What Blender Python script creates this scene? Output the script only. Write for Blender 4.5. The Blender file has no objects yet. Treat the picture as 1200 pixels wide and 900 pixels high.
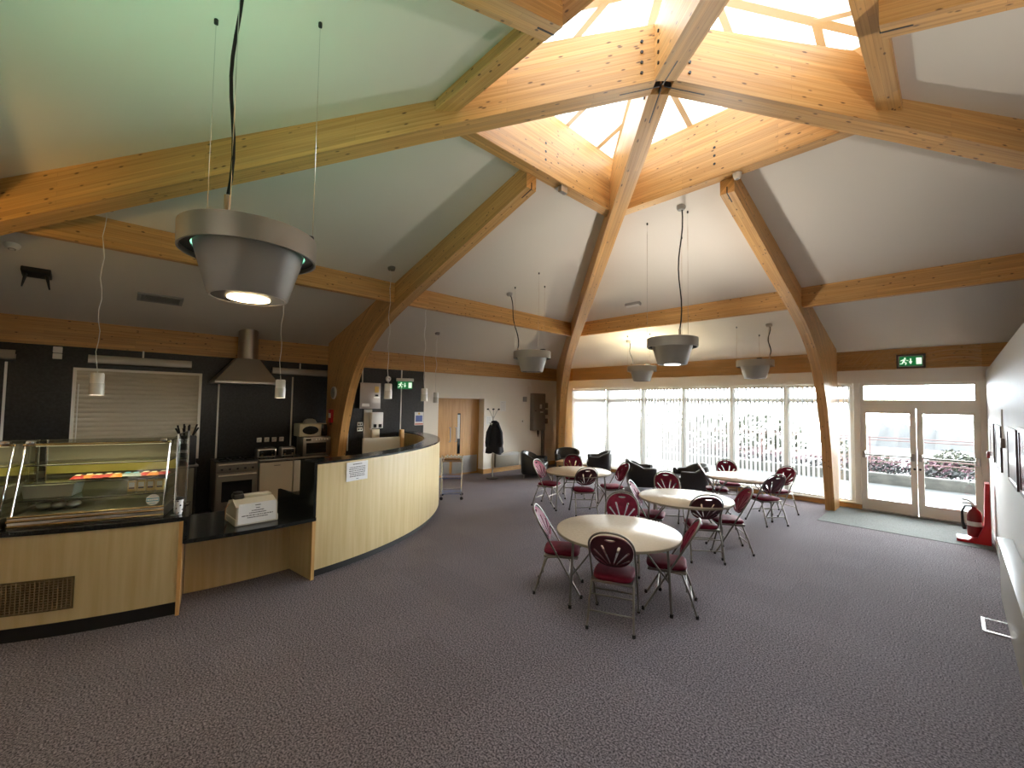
import bpy, bmesh, math, random
from mathutils import Vector, Matrix
random.seed(7)
PI = math.pi
scene = bpy.context.scene
C = scene.collection
R = math.radians

# ------------------------------------------------------------------ camera
yaw, pit, rol = R(-46.40967), R(2.58322), R(0.85379)
fwd = Vector((math.sin(yaw)*math.cos(pit), math.cos(yaw)*math.cos(pit), math.sin(pit)))
rgt = Vector((math.cos(yaw), -math.sin(yaw), 0))
upv = rgt.cross(fwd)
r2 = rgt*math.cos(rol) + upv*math.sin(rol)
u2 = -rgt*math.sin(rol) + upv*math.cos(rol)
cam = bpy.data.cameras.new('camera')
cam.sensor_width = 36; cam.lens = 495.03/1200*36; cam.clip_start = 0.05; cam.clip_end = 2000
co = bpy.data.objects.new('camera', cam); C.objects.link(co)
M = Matrix.Identity(4)
for i in range(3):
    M[i][0] = r2[i]; M[i][1] = u2[i]; M[i][2] = -fwd[i]
M[0][3], M[1][3], M[2][3] = 1.854, -3.670, 2.1
co.matrix_world = M
scene.camera = co
scene.view_settings.view_transform = 'Standard'
scene.view_settings.look = 'None'
scene.view_settings.gamma = 1
scene.view_settings.use_curve_mapping = False
scene.view_settings.exposure = 3.12
try:
    scene.cycles.max_bounces = 10; scene.cycles.diffuse_bounces = 6; scene.cycles.transparent_max_bounces = 24
    scene.cycles.use_denoising = True; scene.cycles.sample_clamp_indirect = 6
    scene.cycles.caustics_reflective = False; scene.cycles.caustics_refractive = False
except Exception:
    pass

# ------------------------------------------------------------------ materials
MATS = {}
def nodes(name):
    m = bpy.data.materials.new(name); m.use_nodes = True
    nt = m.node_tree
    return m, nt, nt.nodes['Principled BSDF'], nt.nodes, nt.links
def mat(name, col, rough=.5, metal=0., emit=None, es=1., spec=None, coat=0.):
    m, nt, b, N, L = nodes(name)
    b.inputs['Base Color'].default_value = (*col, 1); b.inputs['Roughness'].default_value = rough
    b.inputs['Metallic'].default_value = metal
    if spec is not None: b.inputs['Specular IOR Level'].default_value = spec
    if coat: b.inputs['Coat Weight'].default_value = coat; b.inputs['Coat Roughness'].default_value = .1
    if emit: b.inputs['Emission Color'].default_value = (*emit, 1); b.inputs['Emission Strength'].default_value = es
    MATS[name] = m
    return m
def noisy(name, c1, c2, scale, rough=.5, metal=0., stretch=(1, 1, 1), coord='Object', detail=3., lo=.35, hi=.65, bump=0., spec=None):
    m, nt, b, N, L = nodes(name)
    tc = N.new('ShaderNodeTexCoord'); mp = N.new('ShaderNodeMapping'); mp.inputs['Scale'].default_value = stretch
    nz = N.new('ShaderNodeTexNoise'); nz.inputs['Scale'].default_value = scale; nz.inputs['Detail'].default_value = detail
    cr = N.new('ShaderNodeValToRGB'); cr.color_ramp.elements[0].position = lo; cr.color_ramp.elements[1].position = hi
    cr.color_ramp.elements[0].color = (*c1, 1); cr.color_ramp.elements[1].color = (*c2, 1)
    L.new(tc.outputs[coord], mp.inputs['Vector']); L.new(mp.outputs['Vector'], nz.inputs['Vector'])
    L.new(nz.outputs['Fac'], cr.inputs['Fac']); L.new(cr.outputs['Color'], b.inputs['Base Color'])
    b.inputs['Roughness'].default_value = rough; b.inputs['Metallic'].default_value = metal
    if spec is not None: b.inputs['Specular IOR Level'].default_value = spec
    if bump:
        bp = N.new('ShaderNodeBump'); bp.inputs['Strength'].default_value = bump; bp.inputs['Distance'].default_value = .01
        L.new(nz.outputs['Fac'], bp.inputs['Height']); L.new(bp.outputs['Normal'], b.inputs['Normal'])
    MATS[name] = m
    return m
def glulam():
    # glued laminated pine: grain along u, laminations across v, scattered dark knots
    m, nt, b, N, L = nodes('glulam_pine')
    uv = N.new('ShaderNodeUVMap')
    def mp(sc):
        q = N.new('ShaderNodeMapping'); q.inputs['Scale'].default_value = sc; L.new(uv.outputs['UV'], q.inputs['Vector']); return q
    g = N.new('ShaderNodeTexNoise'); g.inputs['Scale'].default_value = 1; g.inputs['Detail'].default_value = 4
    L.new(mp((1.2, 45, 1)).outputs[0], g.inputs['Vector'])
    cr = N.new('ShaderNodeValToRGB'); e = cr.color_ramp.elements
    e[0].position = .3; e[0].color = (.52, .27, .082, 1); e[1].position = .7; e[1].color = (.70, .42, .165, 1)
    L.new(g.outputs['Fac'], cr.inputs['Fac'])
    # lamination tone, one value per board (bands of 45 mm, boards about 2 m)
    br = N.new('ShaderNodeTexBrick'); br.inputs['Scale'].default_value = 1; br.inputs['Brick Width'].default_value = 2.1
    br.inputs['Row Height'].default_value = .045; br.inputs['Mortar Size'].default_value = .0009
    br.inputs['Color1'].default_value = (.86, .86, .86, 1); br.inputs['Color2'].default_value = (1.08, 1.06, 1.02, 1); br.inputs['Mortar'].default_value = (.62, .55, .5, 1)
    L.new(mp((1, 1, 1)).outputs[0], br.inputs['Vector'])
    mx = N.new('ShaderNodeMix'); mx.data_type = 'RGBA'; mx.blend_type = 'MULTIPLY'; mx.inputs['Factor'].default_value = 1
    L.new(cr.outputs['Color'], mx.inputs['A']); L.new(br.outputs['Color'], mx.inputs['B'])
    # knots
    vo = N.new('ShaderNodeTexVoronoi'); vo.inputs['Scale'].default_value = 1; vo.inputs['Randomness'].default_value = 1
    L.new(mp((9.5, 19, 1)).outputs[0], vo.inputs['Vector'])
    vr = N.new('ShaderNodeMapRange'); vr.inputs['From Min'].default_value = .10; vr.inputs['From Max'].default_value = .21
    vr.inputs['To Min'].default_value = 1; vr.inputs['To Max'].default_value = 0
    L.new(vo.outputs['Distance'], vr.inputs['Value'])
    sep = N.new('ShaderNodeSeparateColor'); L.new(vo.outputs['Color'], sep.inputs['Color'])
    th = N.new('ShaderNodeMath'); th.operation = 'GREATER_THAN'; th.inputs[1].default_value = .45; L.new(sep.outputs['Red'], th.inputs[0])
    mu = N.new('ShaderNodeMath'); mu.operation = 'MULTIPLY'; L.new(vr.outputs['Result'], mu.inputs[0]); L.new(th.outputs[0], mu.inputs[1])
    m8 = N.new('ShaderNodeMath'); m8.operation = 'MULTIPLY'; m8.inputs[1].default_value = .85; L.new(mu.outputs[0], m8.inputs[0])
    kn = N.new('ShaderNodeMix'); kn.data_type = 'RGBA'; L.new(m8.outputs[0], kn.inputs['Factor'])
    L.new(mx.outputs['Result'], kn.inputs['A']); kn.inputs['B'].default_value = (.075, .028, .01, 1)
    L.new(kn.outputs['Result'], b.inputs['Base Color'])
    b.inputs['Roughness'].default_value = .42
    MATS['glulam'] = m
    return m
def carpet():
    m, nt, b, N, L = nodes('speckled_carpet')
    tc = N.new('ShaderNodeTexCoord')
    n1 = N.new('ShaderNodeTexNoise'); n1.inputs['Scale'].default_value = 78; n1.inputs['Detail'].default_value = 3; n1.inputs['Roughness'].default_value = .7
    L.new(tc.outputs['Object'], n1.inputs['Vector'])
    cr = N.new('ShaderNodeValToRGB'); e = cr.color_ramp.elements
    e[0].position = .40; e[0].color = (.05, .0435, .053, 1); e[1].position = .64; e[1].color = (.33, .295, .33, 1)
    L.new(n1.outputs['Fac'], cr.inputs['Fac'])
    # carpet tile joints, 0.5 m tiles
    br = N.new('ShaderNodeTexBrick'); br.offset = 0; br.inputs['Scale'].default_value = 1; br.inputs['Brick Width'].default_value = .5; br.inputs['Row Height'].default_value = .5
    br.inputs['Mortar Size'].default_value = .002; br.inputs['Mortar Smooth'].default_value = 1
    br.inputs['Color1'].default_value = (.94, .94, .94, 1); br.inputs['Color2'].default_value = (1.04, 1.04, 1.04, 1); br.inputs['Mortar'].default_value = (.72, .72, .72, 1)
    L.new(tc.outputs['Object'], br.inputs['Vector'])
    mx = N.new('ShaderNodeMix'); mx.data_type = 'RGBA'; mx.blend_type = 'MULTIPLY'; mx.inputs['Factor'].default_value = 1
    L.new(cr.outputs['Color'], mx.inputs['A']); L.new(br.outputs['Color'], mx.inputs['B']); L.new(mx.outputs['Result'], b.inputs['Base Color'])
    b.inputs['Roughness'].default_value = .95; b.inputs['Specular IOR Level'].default_value = .15
    bp = N.new('ShaderNodeBump'); bp.inputs['Strength'].default_value = .25; bp.inputs['Distance'].default_value = .004
    L.new(n1.outputs['Fac'], bp.inputs['Height']); L.new(bp.outputs['Normal'], b.inputs['Normal'])
    MATS['carpet'] = m
def glass(name, tint, gl=.08, rough=.02):
    m = bpy.data.materials.new(name); m.use_nodes = True; nt = m.node_tree; N = nt.nodes; L = nt.links
    N.remove(N['Principled BSDF'])
    t = N.new('ShaderNodeBsdfTransparent'); t.inputs['Color'].default_value = (*tint, 1)
    g = N.new('ShaderNodeBsdfGlossy'); g.inputs['Roughness'].default_value = rough
    f = N.new('ShaderNodeFresnel'); f.inputs['IOR'].default_value = 1.45
    k = N.new('ShaderNodeMath'); k.operation = 'MULTIPLY'; k.inputs[1].default_value = gl/.04; L.new(f.outputs[0], k.inputs[0])
    k.use_clamp = True
    x = N.new('ShaderNodeMixShader'); L.new(k.outputs[0], x.inputs[0]); L.new(t.outputs[0], x.inputs[1]); L.new(g.outputs[0], x.inputs[2])
    L.new(x.outputs[0], N['Material Output'].inputs['Surface'])
    MATS[name] = m
def translucent(name, col, tr):
    m = bpy.data.materials.new(name); m.use_nodes = True; nt = m.node_tree; N = nt.nodes; L = nt.links
    N.remove(N['Principled BSDF'])
    d = N.new('ShaderNodeBsdfDiffuse'); d.inputs['Color'].default_value = (*col, 1)
    t = N.new('ShaderNodeBsdfTranslucent'); t.inputs['Color'].default_value = (*col, 1)
    x = N.new('ShaderNodeMixShader'); x.inputs[0].default_value = tr
    L.new(d.outputs[0], x.inputs[1]); L.new(t.outputs[0], x.inputs[2]); L.new(x.outputs[0], N['Material Output'].inputs['Surface'])
    MATS[name] = m

glulam(); carpet()
mat('ceiling_paint', (.73, .68, .605), .9)
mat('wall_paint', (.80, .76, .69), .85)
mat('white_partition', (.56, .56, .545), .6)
mat('cream_laminate', (.74, .69, .58), .45)
mat('white_frame', (.84, .81, .73), .4)
mat('white_plastic', (.78, .77, .73), .35)
mat('white_paper', (.80, .80, .80), .8)
mat('ink', (.03, .03, .035), .8)
noisy('maple', (.54, .41, .20), (.63, .505, .28), 2.2, .38, stretch=(9, 9, .5), lo=.3, hi=.7)
noisy('oak_door', (.47, .24, .072), (.60, .335, .115), 2.5, .4, stretch=(10, 10, .7), lo=.3, hi=.7)
noisy('oak_trim', (.43, .235, .08), (.56, .33, .125), 3, .45, stretch=(2, 2, 12), lo=.3, hi=.7)
noisy('edge_wood', (.52, .29, .095), (.64, .39, .15), 3, .45, stretch=(8, 8, .6))
noisy('black_granite', (.005, .006, .006), (.030, .033, .033), 130, .16, detail=2, lo=.45, hi=.75)
noisy('black_laminate', (.005, .0055, .006), (.020, .021, .023), 26, .33, detail=4, lo=.35, hi=.75)
mat('black_plinth', (.008, .008, .009), .55)
mat('black_plastic', (.012, .012, .013), .4)
mat('black_rubber', (.012, .012, .012), .8)
noisy('black_leather', (.010, .0095, .010), (.018, .0165, .017), 60, .33, detail=2, bump=.08)
mat('chrome', (.72, .72, .72), .14, 1.)
mat('steel', (.50, .48, .45), .32, 1.)
mat('brushed_steel', (.33, .305, .27), .38, 1.)
mat('lamp_grey', (.40, .395, .37), .42, .55)
mat('lamp_dark', (.06, .06, .062), .5, .3)
mat('chair_metal', (.235, .215, .19), .34, .75)
noisy('maroon_vinyl', (.135, .007, .024), (.185, .012, .036), 14, .6, detail=2, spec=.15)
mat('maroon_shell', (.065, .006, .014), .45)
noisy('table_top', (.58, .50, .39), (.62, .54, .43), 30, .26, detail=2)
mat('table_edge', (.30, .26, .20), .5)
mat('slat_beige', (.56, .50, .38), .55)
mat('green_sign', (.01, .22, .06), .4, emit=(.01, .30, .08), es=.04)
mat('sign_glow', (.75, .95, .75), .4, emit=(.75, 1, .75), es=.12)
mat('sign_frame', (.09, .07, .065), .5)
mat('grey_metal', (.20, .175, .155), .45, .35)
mat('grey_plastic', (.33, .32, .30), .5)
mat('boiler_front', (.40, .365, .34), .3, .5)
mat('red_plastic', (.55, .012, .016), .3)
mat('dark_red', (.20, .008, .012), .35)
mat('navy', (.010, .022, .085), .5)
noisy('coat_cloth', (.006, .007, .012), (.014, .015, .024), 40, .85, bump=.2)
mat('tray_blue', (.012, .055, .20), .35)
mat('appliance_white', (.72, .66, .55), .35)
mat('appliance_grey', (.62, .53, .41), .35)
mat('mw_cream', (.64, .57, .42), .35)
mat('dark_glass', (.012, .012, .013), .1)
mat('gold_rail', (.58, .44, .23), .22, 1.)
mat('case_back', (.20, .19, .15), .4)
mat('case_yellow', (.55, .50, .14), .5)
mat('crisp_red', (.42, .03, .03), .35)
mat('crisp_orange', (.68, .23, .03), .35)
mat('crisp_silver', (.45, .52, .55), .25, .4)
mat('pack_yellow', (.72, .50, .13), .5)
mat('pack_label', (.80, .76, .55), .5)
mat('sticker_blue', (.03, .28, .42), .5)
mat('tub_plastic', (.55, .55, .50), .4)
mat('food_brown', (.33, .17, .06), .6)
mat('grille_metal', (.12, .085, .035), .5, .3)
mat('register_body', (.62, .59, .50), .45)
mat('poster_blue', (.10, .15, .42), .6)
mat('poster_red', (.60, .16, .12), .6)
mat('heater_metal', (.27, .245, .20), .4)
mat('lens_warm', (.9, .8, .6), .3, emit=(1., .72, .38), es=6.)
mat('lens_case', (.8, .75, .6), .4, emit=(1., .86, .5), es=.12)
mat('lens_white', (.85, .85, .82), .3, emit=(1., .97, .92), es=1.2)
mat('lens_off', (.42, .41, .39), .25)
mat('bulb_bell', (1, .95, .85), .3, emit=(1., .86, .66), es=.8)
mat('bulb_green', (.8, 1, .9), .3, emit=(.55, 1., .72), es=5.)
mat('bulb_white', (1, 1, 1), .3, emit=(1., .96, .9), es=5.)
mat('bulb_warm', (1, .9, .7), .3, emit=(1., .86, .55), es=5.)
noisy('mat_grey', (.10, .115, .115), (.20, .225, .22), 90, .95, detail=3)
noisy('wood_table', (.50, .31, .13), (.60, .40, .19), 3, .35, stretch=(8, 1, 1))
mat('picture_white', (.62, .62, .62), .15)
mat('picture_red', (.22, .012, .03), .15)
mat('picture_brown', (.35, .20, .11), .15)
mat('picture_dark', (.035, .015, .015), .3)
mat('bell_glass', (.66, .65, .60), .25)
# outdoors
noisy('paving', (.026, .030, .032), (.042, .046, .048), 3, .8)
noisy('stone', (.018, .02, .018), (.04, .04, .036), 4, .9, stretch=(1, 1, 2))
noisy('planting_dark', (.004, .006, .007), (.013, .015, .017), 9, .9)
noisy('planting_pink', (.03, .010, .018), (.065, .03, .043), 14, .9)
noisy('bush_green', (.011, .015, .009), (.03, .034, .021), 10, .9)
mat('rail_red', (.06, .025, .025), .5)
noisy('sea', (.06, .066, .072), (.085, .09, .093), .05, .35)
noisy('far_land', (.006, .009, .012), (.011, .014, .016), .06, .95)
glass('window_glass', (.96, .975, .97), .04)
glass('skylight_glass', (.24, .26, .27), .04)
glass('case_glass', (.95, .965, .94), .022)
translucent('blind_fabric', (.66, .66, .645), .42)

# ------------------------------------------------------------------ mesh builder
class MB:
    def __init__(s): s.v = []; s.f = []; s.uv = {}
    def add(s, vs, fs):
        o = len(s.v); s.v += [tuple(map(float, v)) for v in vs]; s.f += [tuple(i+o for i in f) for f in fs]; return s
    def quad(s, a, b, c, d): return s.add([a, b, c, d], [(0, 1, 2, 3)])
    def box(s, x0, x1, y0, y1, z0, z1, m=None):
        vs = [(x, y, z) for x in (x0, x1) for y in (y0, y1) for z in (z0, z1)]
        if m is not None: vs = [tuple(m @ Vector(v)) for v in vs]
        return s.add(vs, [(0, 1, 3, 2), (4, 6, 7, 5), (0, 4, 5, 1), (2, 3, 7, 6), (0, 2, 6, 4), (1, 5, 7, 3)])
    def rbox(s, x0, x1, y0, y1, z0, z1, r=.01, seg=2, m=None):
        bm = bmesh.new(); bmesh.ops.create_cube(bm, size=1)
        for v in bm.verts:
            v.co = Vector(((x0+x1)/2+v.co.x*(x1-x0), (y0+y1)/2+v.co.y*(y1-y0), (z0+z1)/2+v.co.z*(z1-z0)))
        r = min(r, .48*min(abs(x1-x0), abs(y1-y0), abs(z1-z0)))
        bmesh.ops.bevel(bm, geom=bm.edges[:], offset=r, segments=seg, affect='EDGES', profile=.5)
        return s.bm(bm, m)
    def bm(s, bm, m=None):
        bm.verts.index_update()
        vs = [v.co.copy() for v in bm.verts]
        if m is not None: vs = [m @ v for v in vs]
        s.add(vs, [tuple(v.index for v in f.verts) for f in bm.faces]); bm.free(); return s
    def prism(s, poly, z0, z1):
        n = len(poly)
        vs = [(x, y, z0) for x, y in poly] + [(x, y, z1) for x, y in poly]
        return s.add(vs, [tuple(range(n-1, -1, -1)), tuple(range(n, 2*n))] + [(i, (i+1) % n, n+(i+1) % n, n+i) for i in range(n)])
    def tube(s, pts, r, seg=8, cap=True, closed=False):
        pts = [Vector(p) for p in pts]; n = len(pts); rs = r if isinstance(r, (list, tuple)) else [r]*n
        rings = []; prev = None
        for i, p in enumerate(pts):
            if closed: t = (pts[(i+1) % n]-pts[i-1]).normalized()
            else:
                t = (pts[min(i+1, n-1)]-pts[max(i-1, 0)]).normalized()
            if prev is None:
                a = Vector((0, 0, 1)) if abs(t.z) < .9 else Vector((1, 0, 0))
                nrm = (a - t*a.dot(t)).normalized()
            else: nrm = (prev - t*prev.dot(t)).normalized()
            prev = nrm; b = t.cross(nrm)
            rings.append([p + (nrm*math.cos(2*PI*k/seg)+b*math.sin(2*PI*k/seg))*rs[i] for k in range(seg)])
        vs = [v for rg in rings for v in rg]; fs = []
        m = n if closed else n-1
        for i in range(m):
            for k in range(seg):
                a = i*seg+k; b_ = i*seg+(k+1) % seg; c = ((i+1) % n)*seg+(k+1) % seg; d = ((i+1) % n)*seg+k
                fs.append((a, b_, c, d))
        if cap and not closed: fs += [tuple(range(seg-1, -1, -1)), tuple((n-1)*seg+k for k in range(seg))]
        return s.add(vs, fs)
    def lathe(s, prof, seg=32, c=(0, 0, 0), closed=False):
        vs = []; fs = []; n = len(prof)
        for k in range(seg):
            a = 2*PI*k/seg
            for r, z in prof: vs.append((c[0]+max(r, 1e-4)*math.cos(a), c[1]+max(r, 1e-4)*math.sin(a), c[2]+z))
        for k in range(seg):
            for i in range(n if closed else n-1):
                j = (i+1) % n
                fs.append((k*n+i, ((k+1) % seg)*n+i, ((k+1) % seg)*n+j, k*n+j))
        return s.add(vs, fs)
    def disc(s, r, z, seg=32, c=(0, 0)):
        return s.add([(c[0]+r*math.cos(2*PI*k/seg), c[1]+r*math.sin(2*PI*k/seg), z) for k in range(seg)], [tuple(range(seg))])
    def ball(s, c, rx, ry=None, rz=None, u=14, v=9):
        ry = ry or rx; rz = rz or rx
        bm = bmesh.new(); bmesh.ops.create_uvsphere(bm, u_segments=u, v_segments=v, radius=1)
        for w in bm.verts: w.co = Vector((c[0]+w.co.x*rx, c[1]+w.co.y*ry, c[2]+w.co.z*rz))
        return s.bm(bm)
    def arc(s, c, r0, r1, a0, a1, z0, z1, seg=32):   # curved solid, angles in degrees
        vs = []; fs = []
        for i in range(seg+1):
            a = R(a0+(a1-a0)*i/seg); ca, sa = math.cos(a), math.sin(a)
            for r, z in ((r0, z0), (r1, z0), (r1, z1), (r0, z1)): vs.append((c[0]+r*ca, c[1]+r*sa, z))
        for i in range(seg):
            for k in range(4):
                fs.append((i*4+k, i*4+(k+1) % 4, (i+1)*4+(k+1) % 4, (i+1)*4+k))
        fs += [(0, 3, 2, 1), tuple(seg*4+k for k in range(4))]
        return s.add(vs, fs)
    def build(s, name, material, parent=None, sharp=35, loc=None, rotz=None, double=False):
        me = bpy.data.meshes.new(name); me.from_pydata(s.v, [], s.f)
        bm = bmesh.new(); bm.from_mesh(me); bmesh.ops.recalc_face_normals(bm, faces=bm.faces[:]); bm.to_mesh(me); bm.free()
        me.materials.append(MATS[material] if isinstance(material, str) else material)
        me.polygons.foreach_set('use_smooth', [True]*len(me.polygons))
        me.set_sharp_from_angle(angle=R(sharp))
        o = bpy.data.objects.new(name, me); C.objects.link(o)
        if parent is not None: o.parent = parent
        if loc is not None: o.location = loc
        if rotz is not None: o.rotation_euler = (0, 0, rotz)
        return o
def tag(o, label=None, cat=None, group=None, kind=None):
    if label: o['label'] = label
    if cat: o['category'] = cat
    if group: o['group'] = group
    if kind: o['kind'] = kind
    return o
def empty(name, loc=(0, 0, 0), rotz=0., label=None, cat=None, group=None):
    o = bpy.data.objects.new(name, None); C.objects.link(o); o.empty_display_size = .1
    o.location = loc; o.rotation_euler = (0, 0, rotz)
    return tag(o, label, cat, group)
def copy_tree(o, parent=None):
    c = o.copy(); C.objects.link(c)
    if parent is not None: c.parent = parent
    for ch in list(o.children): copy_tree(ch, c)
    return c
def structure(o): o['kind'] = 'structure'; return o
def rot(ax, a): return Matrix.Rotation(a, 4, ax)
def tr(x, y, z): return Matrix.Translation((x, y, z))

# ------------------------------------------------------------------ room
H = 7.78                     # half side of the square hall (face of the eave beams)
WL = 7.82                    # wall face
XR = 2.24                    # face of the partition on the right
def ceil(m): return 5.33 - .26*m
structure(MB().box(-8.2, 8.2, -8.2, 8.0, -.12, 0).build('floor', 'carpet'))
RI, RO, RB, RT = 1.4186, 1.58, 4.809, 5.58      # ring: inner face, outer face, bottom, top
mb = MB()
E_ = 7.95
for sx, sy in ((0, 1), (1, 0), (0, -1), (-1, 0)):
    def P(m, t, dz=0):
        return (sx*m + sy*t, sy*m - sx*t, ceil(m)+dz)
    a, b, c, d = P(RO-.06, -(RO-.06)), P(RO-.06, RO-.06), P(E_, E_), P(E_, -E_)
    mb.quad(a, d, c, b)
structure(mb.build('ceiling', 'ceiling_paint'))

# walls; the left wall has a deep doorway at y 2.80-4.41
mb = MB()
mb.box(-8.2, -WL, -8.0, 2.80, 0, 3.4); mb.box(-8.2, -WL, 4.41, 8.0, 0, 3.4); mb.box(-8.2, -WL, 2.80, 4.41, 2.21, 3.4)
structure(mb.build('wall_left', 'wall_paint'))
structure(MB().box(-WL, -WL+.02, -8.0, 2.33, 0, 2.9).build('trim_1', 'black_laminate'))
structure(MB().box(-8.0, 8.0, -8.2, -WL, 0, 3.4).build('wall_near', 'wall_paint'))
structure(MB().box(WL, 8.2, -8.0, 8.0, 0, 3.4).build('wall_far_right', 'wall_paint'))
mb = MB()
mb.box(-8.2, -7.18, WL, 8.0, 0, 3.4); mb.box(-7.18, 2.2, WL-.04, 8.0, 2.63, 3.4); mb.box(2.2, 8.2, WL, 8.0, 0, 3.4)
structure(mb.build('wall_windows', 'wall_paint'))
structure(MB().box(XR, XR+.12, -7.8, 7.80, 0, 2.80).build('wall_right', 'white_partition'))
structure(MB().box(-WL, -WL+.022, 4.41, 7.8, 0, .13).build('baseboard_left', 'oak_trim'))
structure(MB().box(-8.1, -WL+.024, 4.405, 4.43, 0, .13).build('baseboard_doorway', 'oak_trim'))
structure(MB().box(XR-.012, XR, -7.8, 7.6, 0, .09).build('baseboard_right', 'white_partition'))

# ------------------------------------------------------------------ glulam frame
def uvbox(name, L_, w, h, mw, label=None):
    # beam along local x, w across local y, h along z; UV runs with the grain
    bm = bmesh.new(); bmesh.ops.create_cube(bm, size=1)
    for v in bm.verts: v.co = Vector((v.co.x*L_, v.co.y*w, v.co.z*h))
    bmesh.ops.bevel(bm, geom=bm.edges[:], offset=.006, segments=1, affect='EDGES')
    uvl = bm.loops.layers.uv.new('UVMap'); o_ = random.uniform(0, 40); o2 = random.randint(0, 30)*.045
    for f in bm.faces:
        n = f.normal
        for l in f.loops:
            p = l.vert.co
            if abs(n.z) > .7: l[uvl].uv = (p.x+o_, p.y+5+o2)
            elif abs(n.x) > .7: l[uvl].uv = (p.y*.2+o_, p.z+o2)
            else: l[uvl].uv = (p.x+o_+(7 if n.y > 0 else 0), p.z+o2)
    me = bpy.data.meshes.new(name); bm.to_mesh(me); bm.free(); me.materials.append(MATS['glulam'])
    o = bpy.data.objects.new(name, me); C.objects.link(o); o.matrix_world = mw
    return structure(o)
def along(p, q):
    p, q = Vector(p), Vector(q); x = (q-p).normalized(); z = Vector((0, 0, 1)); y = z.cross(x).normalized(); z = x.cross(y)
    m = Matrix.Identity(4); c = (p+q)/2
    for i in range(3): m[i][0] = x[i]; m[i][1] = y[i]; m[i][2] = z[i]; m[i][3] = c[i]
    return m, (q-p).length
def side(sx, sy, m, t):  # point at distance m on side (sx, sy), offset t along it
    return (sx*m + sy*t, sy*m - sx*t)
SOFF = [(4.5, 3.717), (4.9, 3.575), (5.3, 3.40), (5.65, 3.20), (5.98, 2.94), (6.24, 2.66), (6.45, 2.34), (6.61, 2.0), (6.74, 1.65), (6.84, 1.3), (6.92, .95), (6.99, .6), (7.06, .3), (7.12, 0)]
OUTR = [4.5, 5.1, 5.7, 6.3, 6.85, 7.3]
def rib(name, ang, w, start, inner=None, joint=False):
    soff, top = [], []
    def line(m): return 5.125 - .3128*m
    if inner is not None:
        for k in range(4):
            m = inner + (RO+.02-inner)*k/4; soff.append((m, line(m))); top.append((m, 5.66-.235*m))
        soff.append((RO+.021, line(RO))); top.append((RO+.021, ceil(RO)+.03))
    else:
        soff.append((start, line(start)+(.0))); top.append((start, ceil(start)+.03))
    for m in (2.2, 3., 3.8): soff.append((m, line(m))); top.append((m, ceil(m)+.03))
    soff += SOFF
    for m in OUTR: top.append((m, ceil(m)+.03))
    top += [(7.62, ceil(7.62)+.03), (7.62, 2.75), (7.62, 2.3), (7.62, 1.8), (7.62, 1.35), (7.62, .95), (7.62, .55), (7.62, 0)]
    assert len(soff) == len(top)
    n = len(soff); bm = bmesh.new(); uvl = bm.loops.layers.uv.new('UVMap')
    u = [0.]
    for i in range(1, n): u.append(u[-1]+math.hypot(soff[i][0]-soff[i-1][0], soff[i][1]-soff[i-1][1]))
    o_ = random.uniform(0, 30)
    V = []
    for i in range(n):
        V.append([bm.verts.new((soff[i][0], s*w/2, soff[i][1])) for s in (-1, 1)] + [bm.verts.new((top[i][0], s*w/2, top[i][1])) for s in (-1, 1)])
    dep = [math.hypot(top[i][0]-soff[i][0], top[i][1]-soff[i][1]) for i in range(n)]
    def face(vs, uvs):
        f = bm.faces.new(vs)
        for l, q in zip(f.loops, uvs): l[uvl].uv = (q[0]+o_, q[1])
    for i in range(n-1):
        j = i+1
        face((V[i][0], V[i][1], V[j][1], V[j][0]), ((u[i], 5), (u[i], 5+w), (u[j], 5+w), (u[j], 5)))
        face((V[i][2], V[j][2], V[j][3], V[i][3]), ((u[i], 8), (u[j], 8), (u[j], 8+w), (u[i], 8+w)))
        for s, k, off in ((0, 2, 0), (1, 3, 12)):
            face((V[i][s], V[j][s], V[j][k], V[i][k]), ((u[i]+off, 0), (u[j]+off, 0), (u[j]+off, dep[j]), (u[i]+off, dep[i])))
    for i in (0, n-1): face((V[i][0], V[i][2], V[i][3], V[i][1]), ((0, 0), (.1, dep[i]), (.1, dep[i]+w), (0, w)))
    bmesh.ops.recalc_face_normals(bm, faces=bm.faces[:])
    me = bpy.data.meshes.new(name); bm.to_mesh(me); bm.free(); me.materials.append(MATS['glulam'])
    o = bpy.data.objects.new(name, me); C.objects.link(o); o.rotation_euler = (0, 0, ang)
    # bolts and slot plates
    return structure(o), w
def hip(name, ang):
    # hips stretch the (m, z) profile by sqrt 2 along the diagonal
    o, w = rib(name, ang, .2, 0, inner=.06)
    for v in o.data.vertices: v.co.x *= math.sqrt(2)
    mb = MB()       # slotted connector at the crown: dark slot in the soffit and four bolt heads on each face
    sl = lambda d: 5.125-.3128*d/math.sqrt(2)-.002
    mb.add([(d, y, z) for d in (.02, .40) for y in (-.006, .006) for z in (sl(d), sl(d)+.05)], [(0, 1, 3, 2), (4, 6, 7, 5), (0, 4, 5, 1), (2, 3, 7, 6), (0, 2, 6, 4), (1, 5, 7, 3)])
    for k in range(4):
        for s in (-1, 1):
            mb.tube([(.22, s*.097, 5.17+.1*k), (.22, s*.112, 5.17+.1*k)], .014, 8)
    mb.build('connector', 'black_plastic', o)
    return o
for a in (45, 135, 225, 315): hip('hip_beam', R(a))
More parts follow.
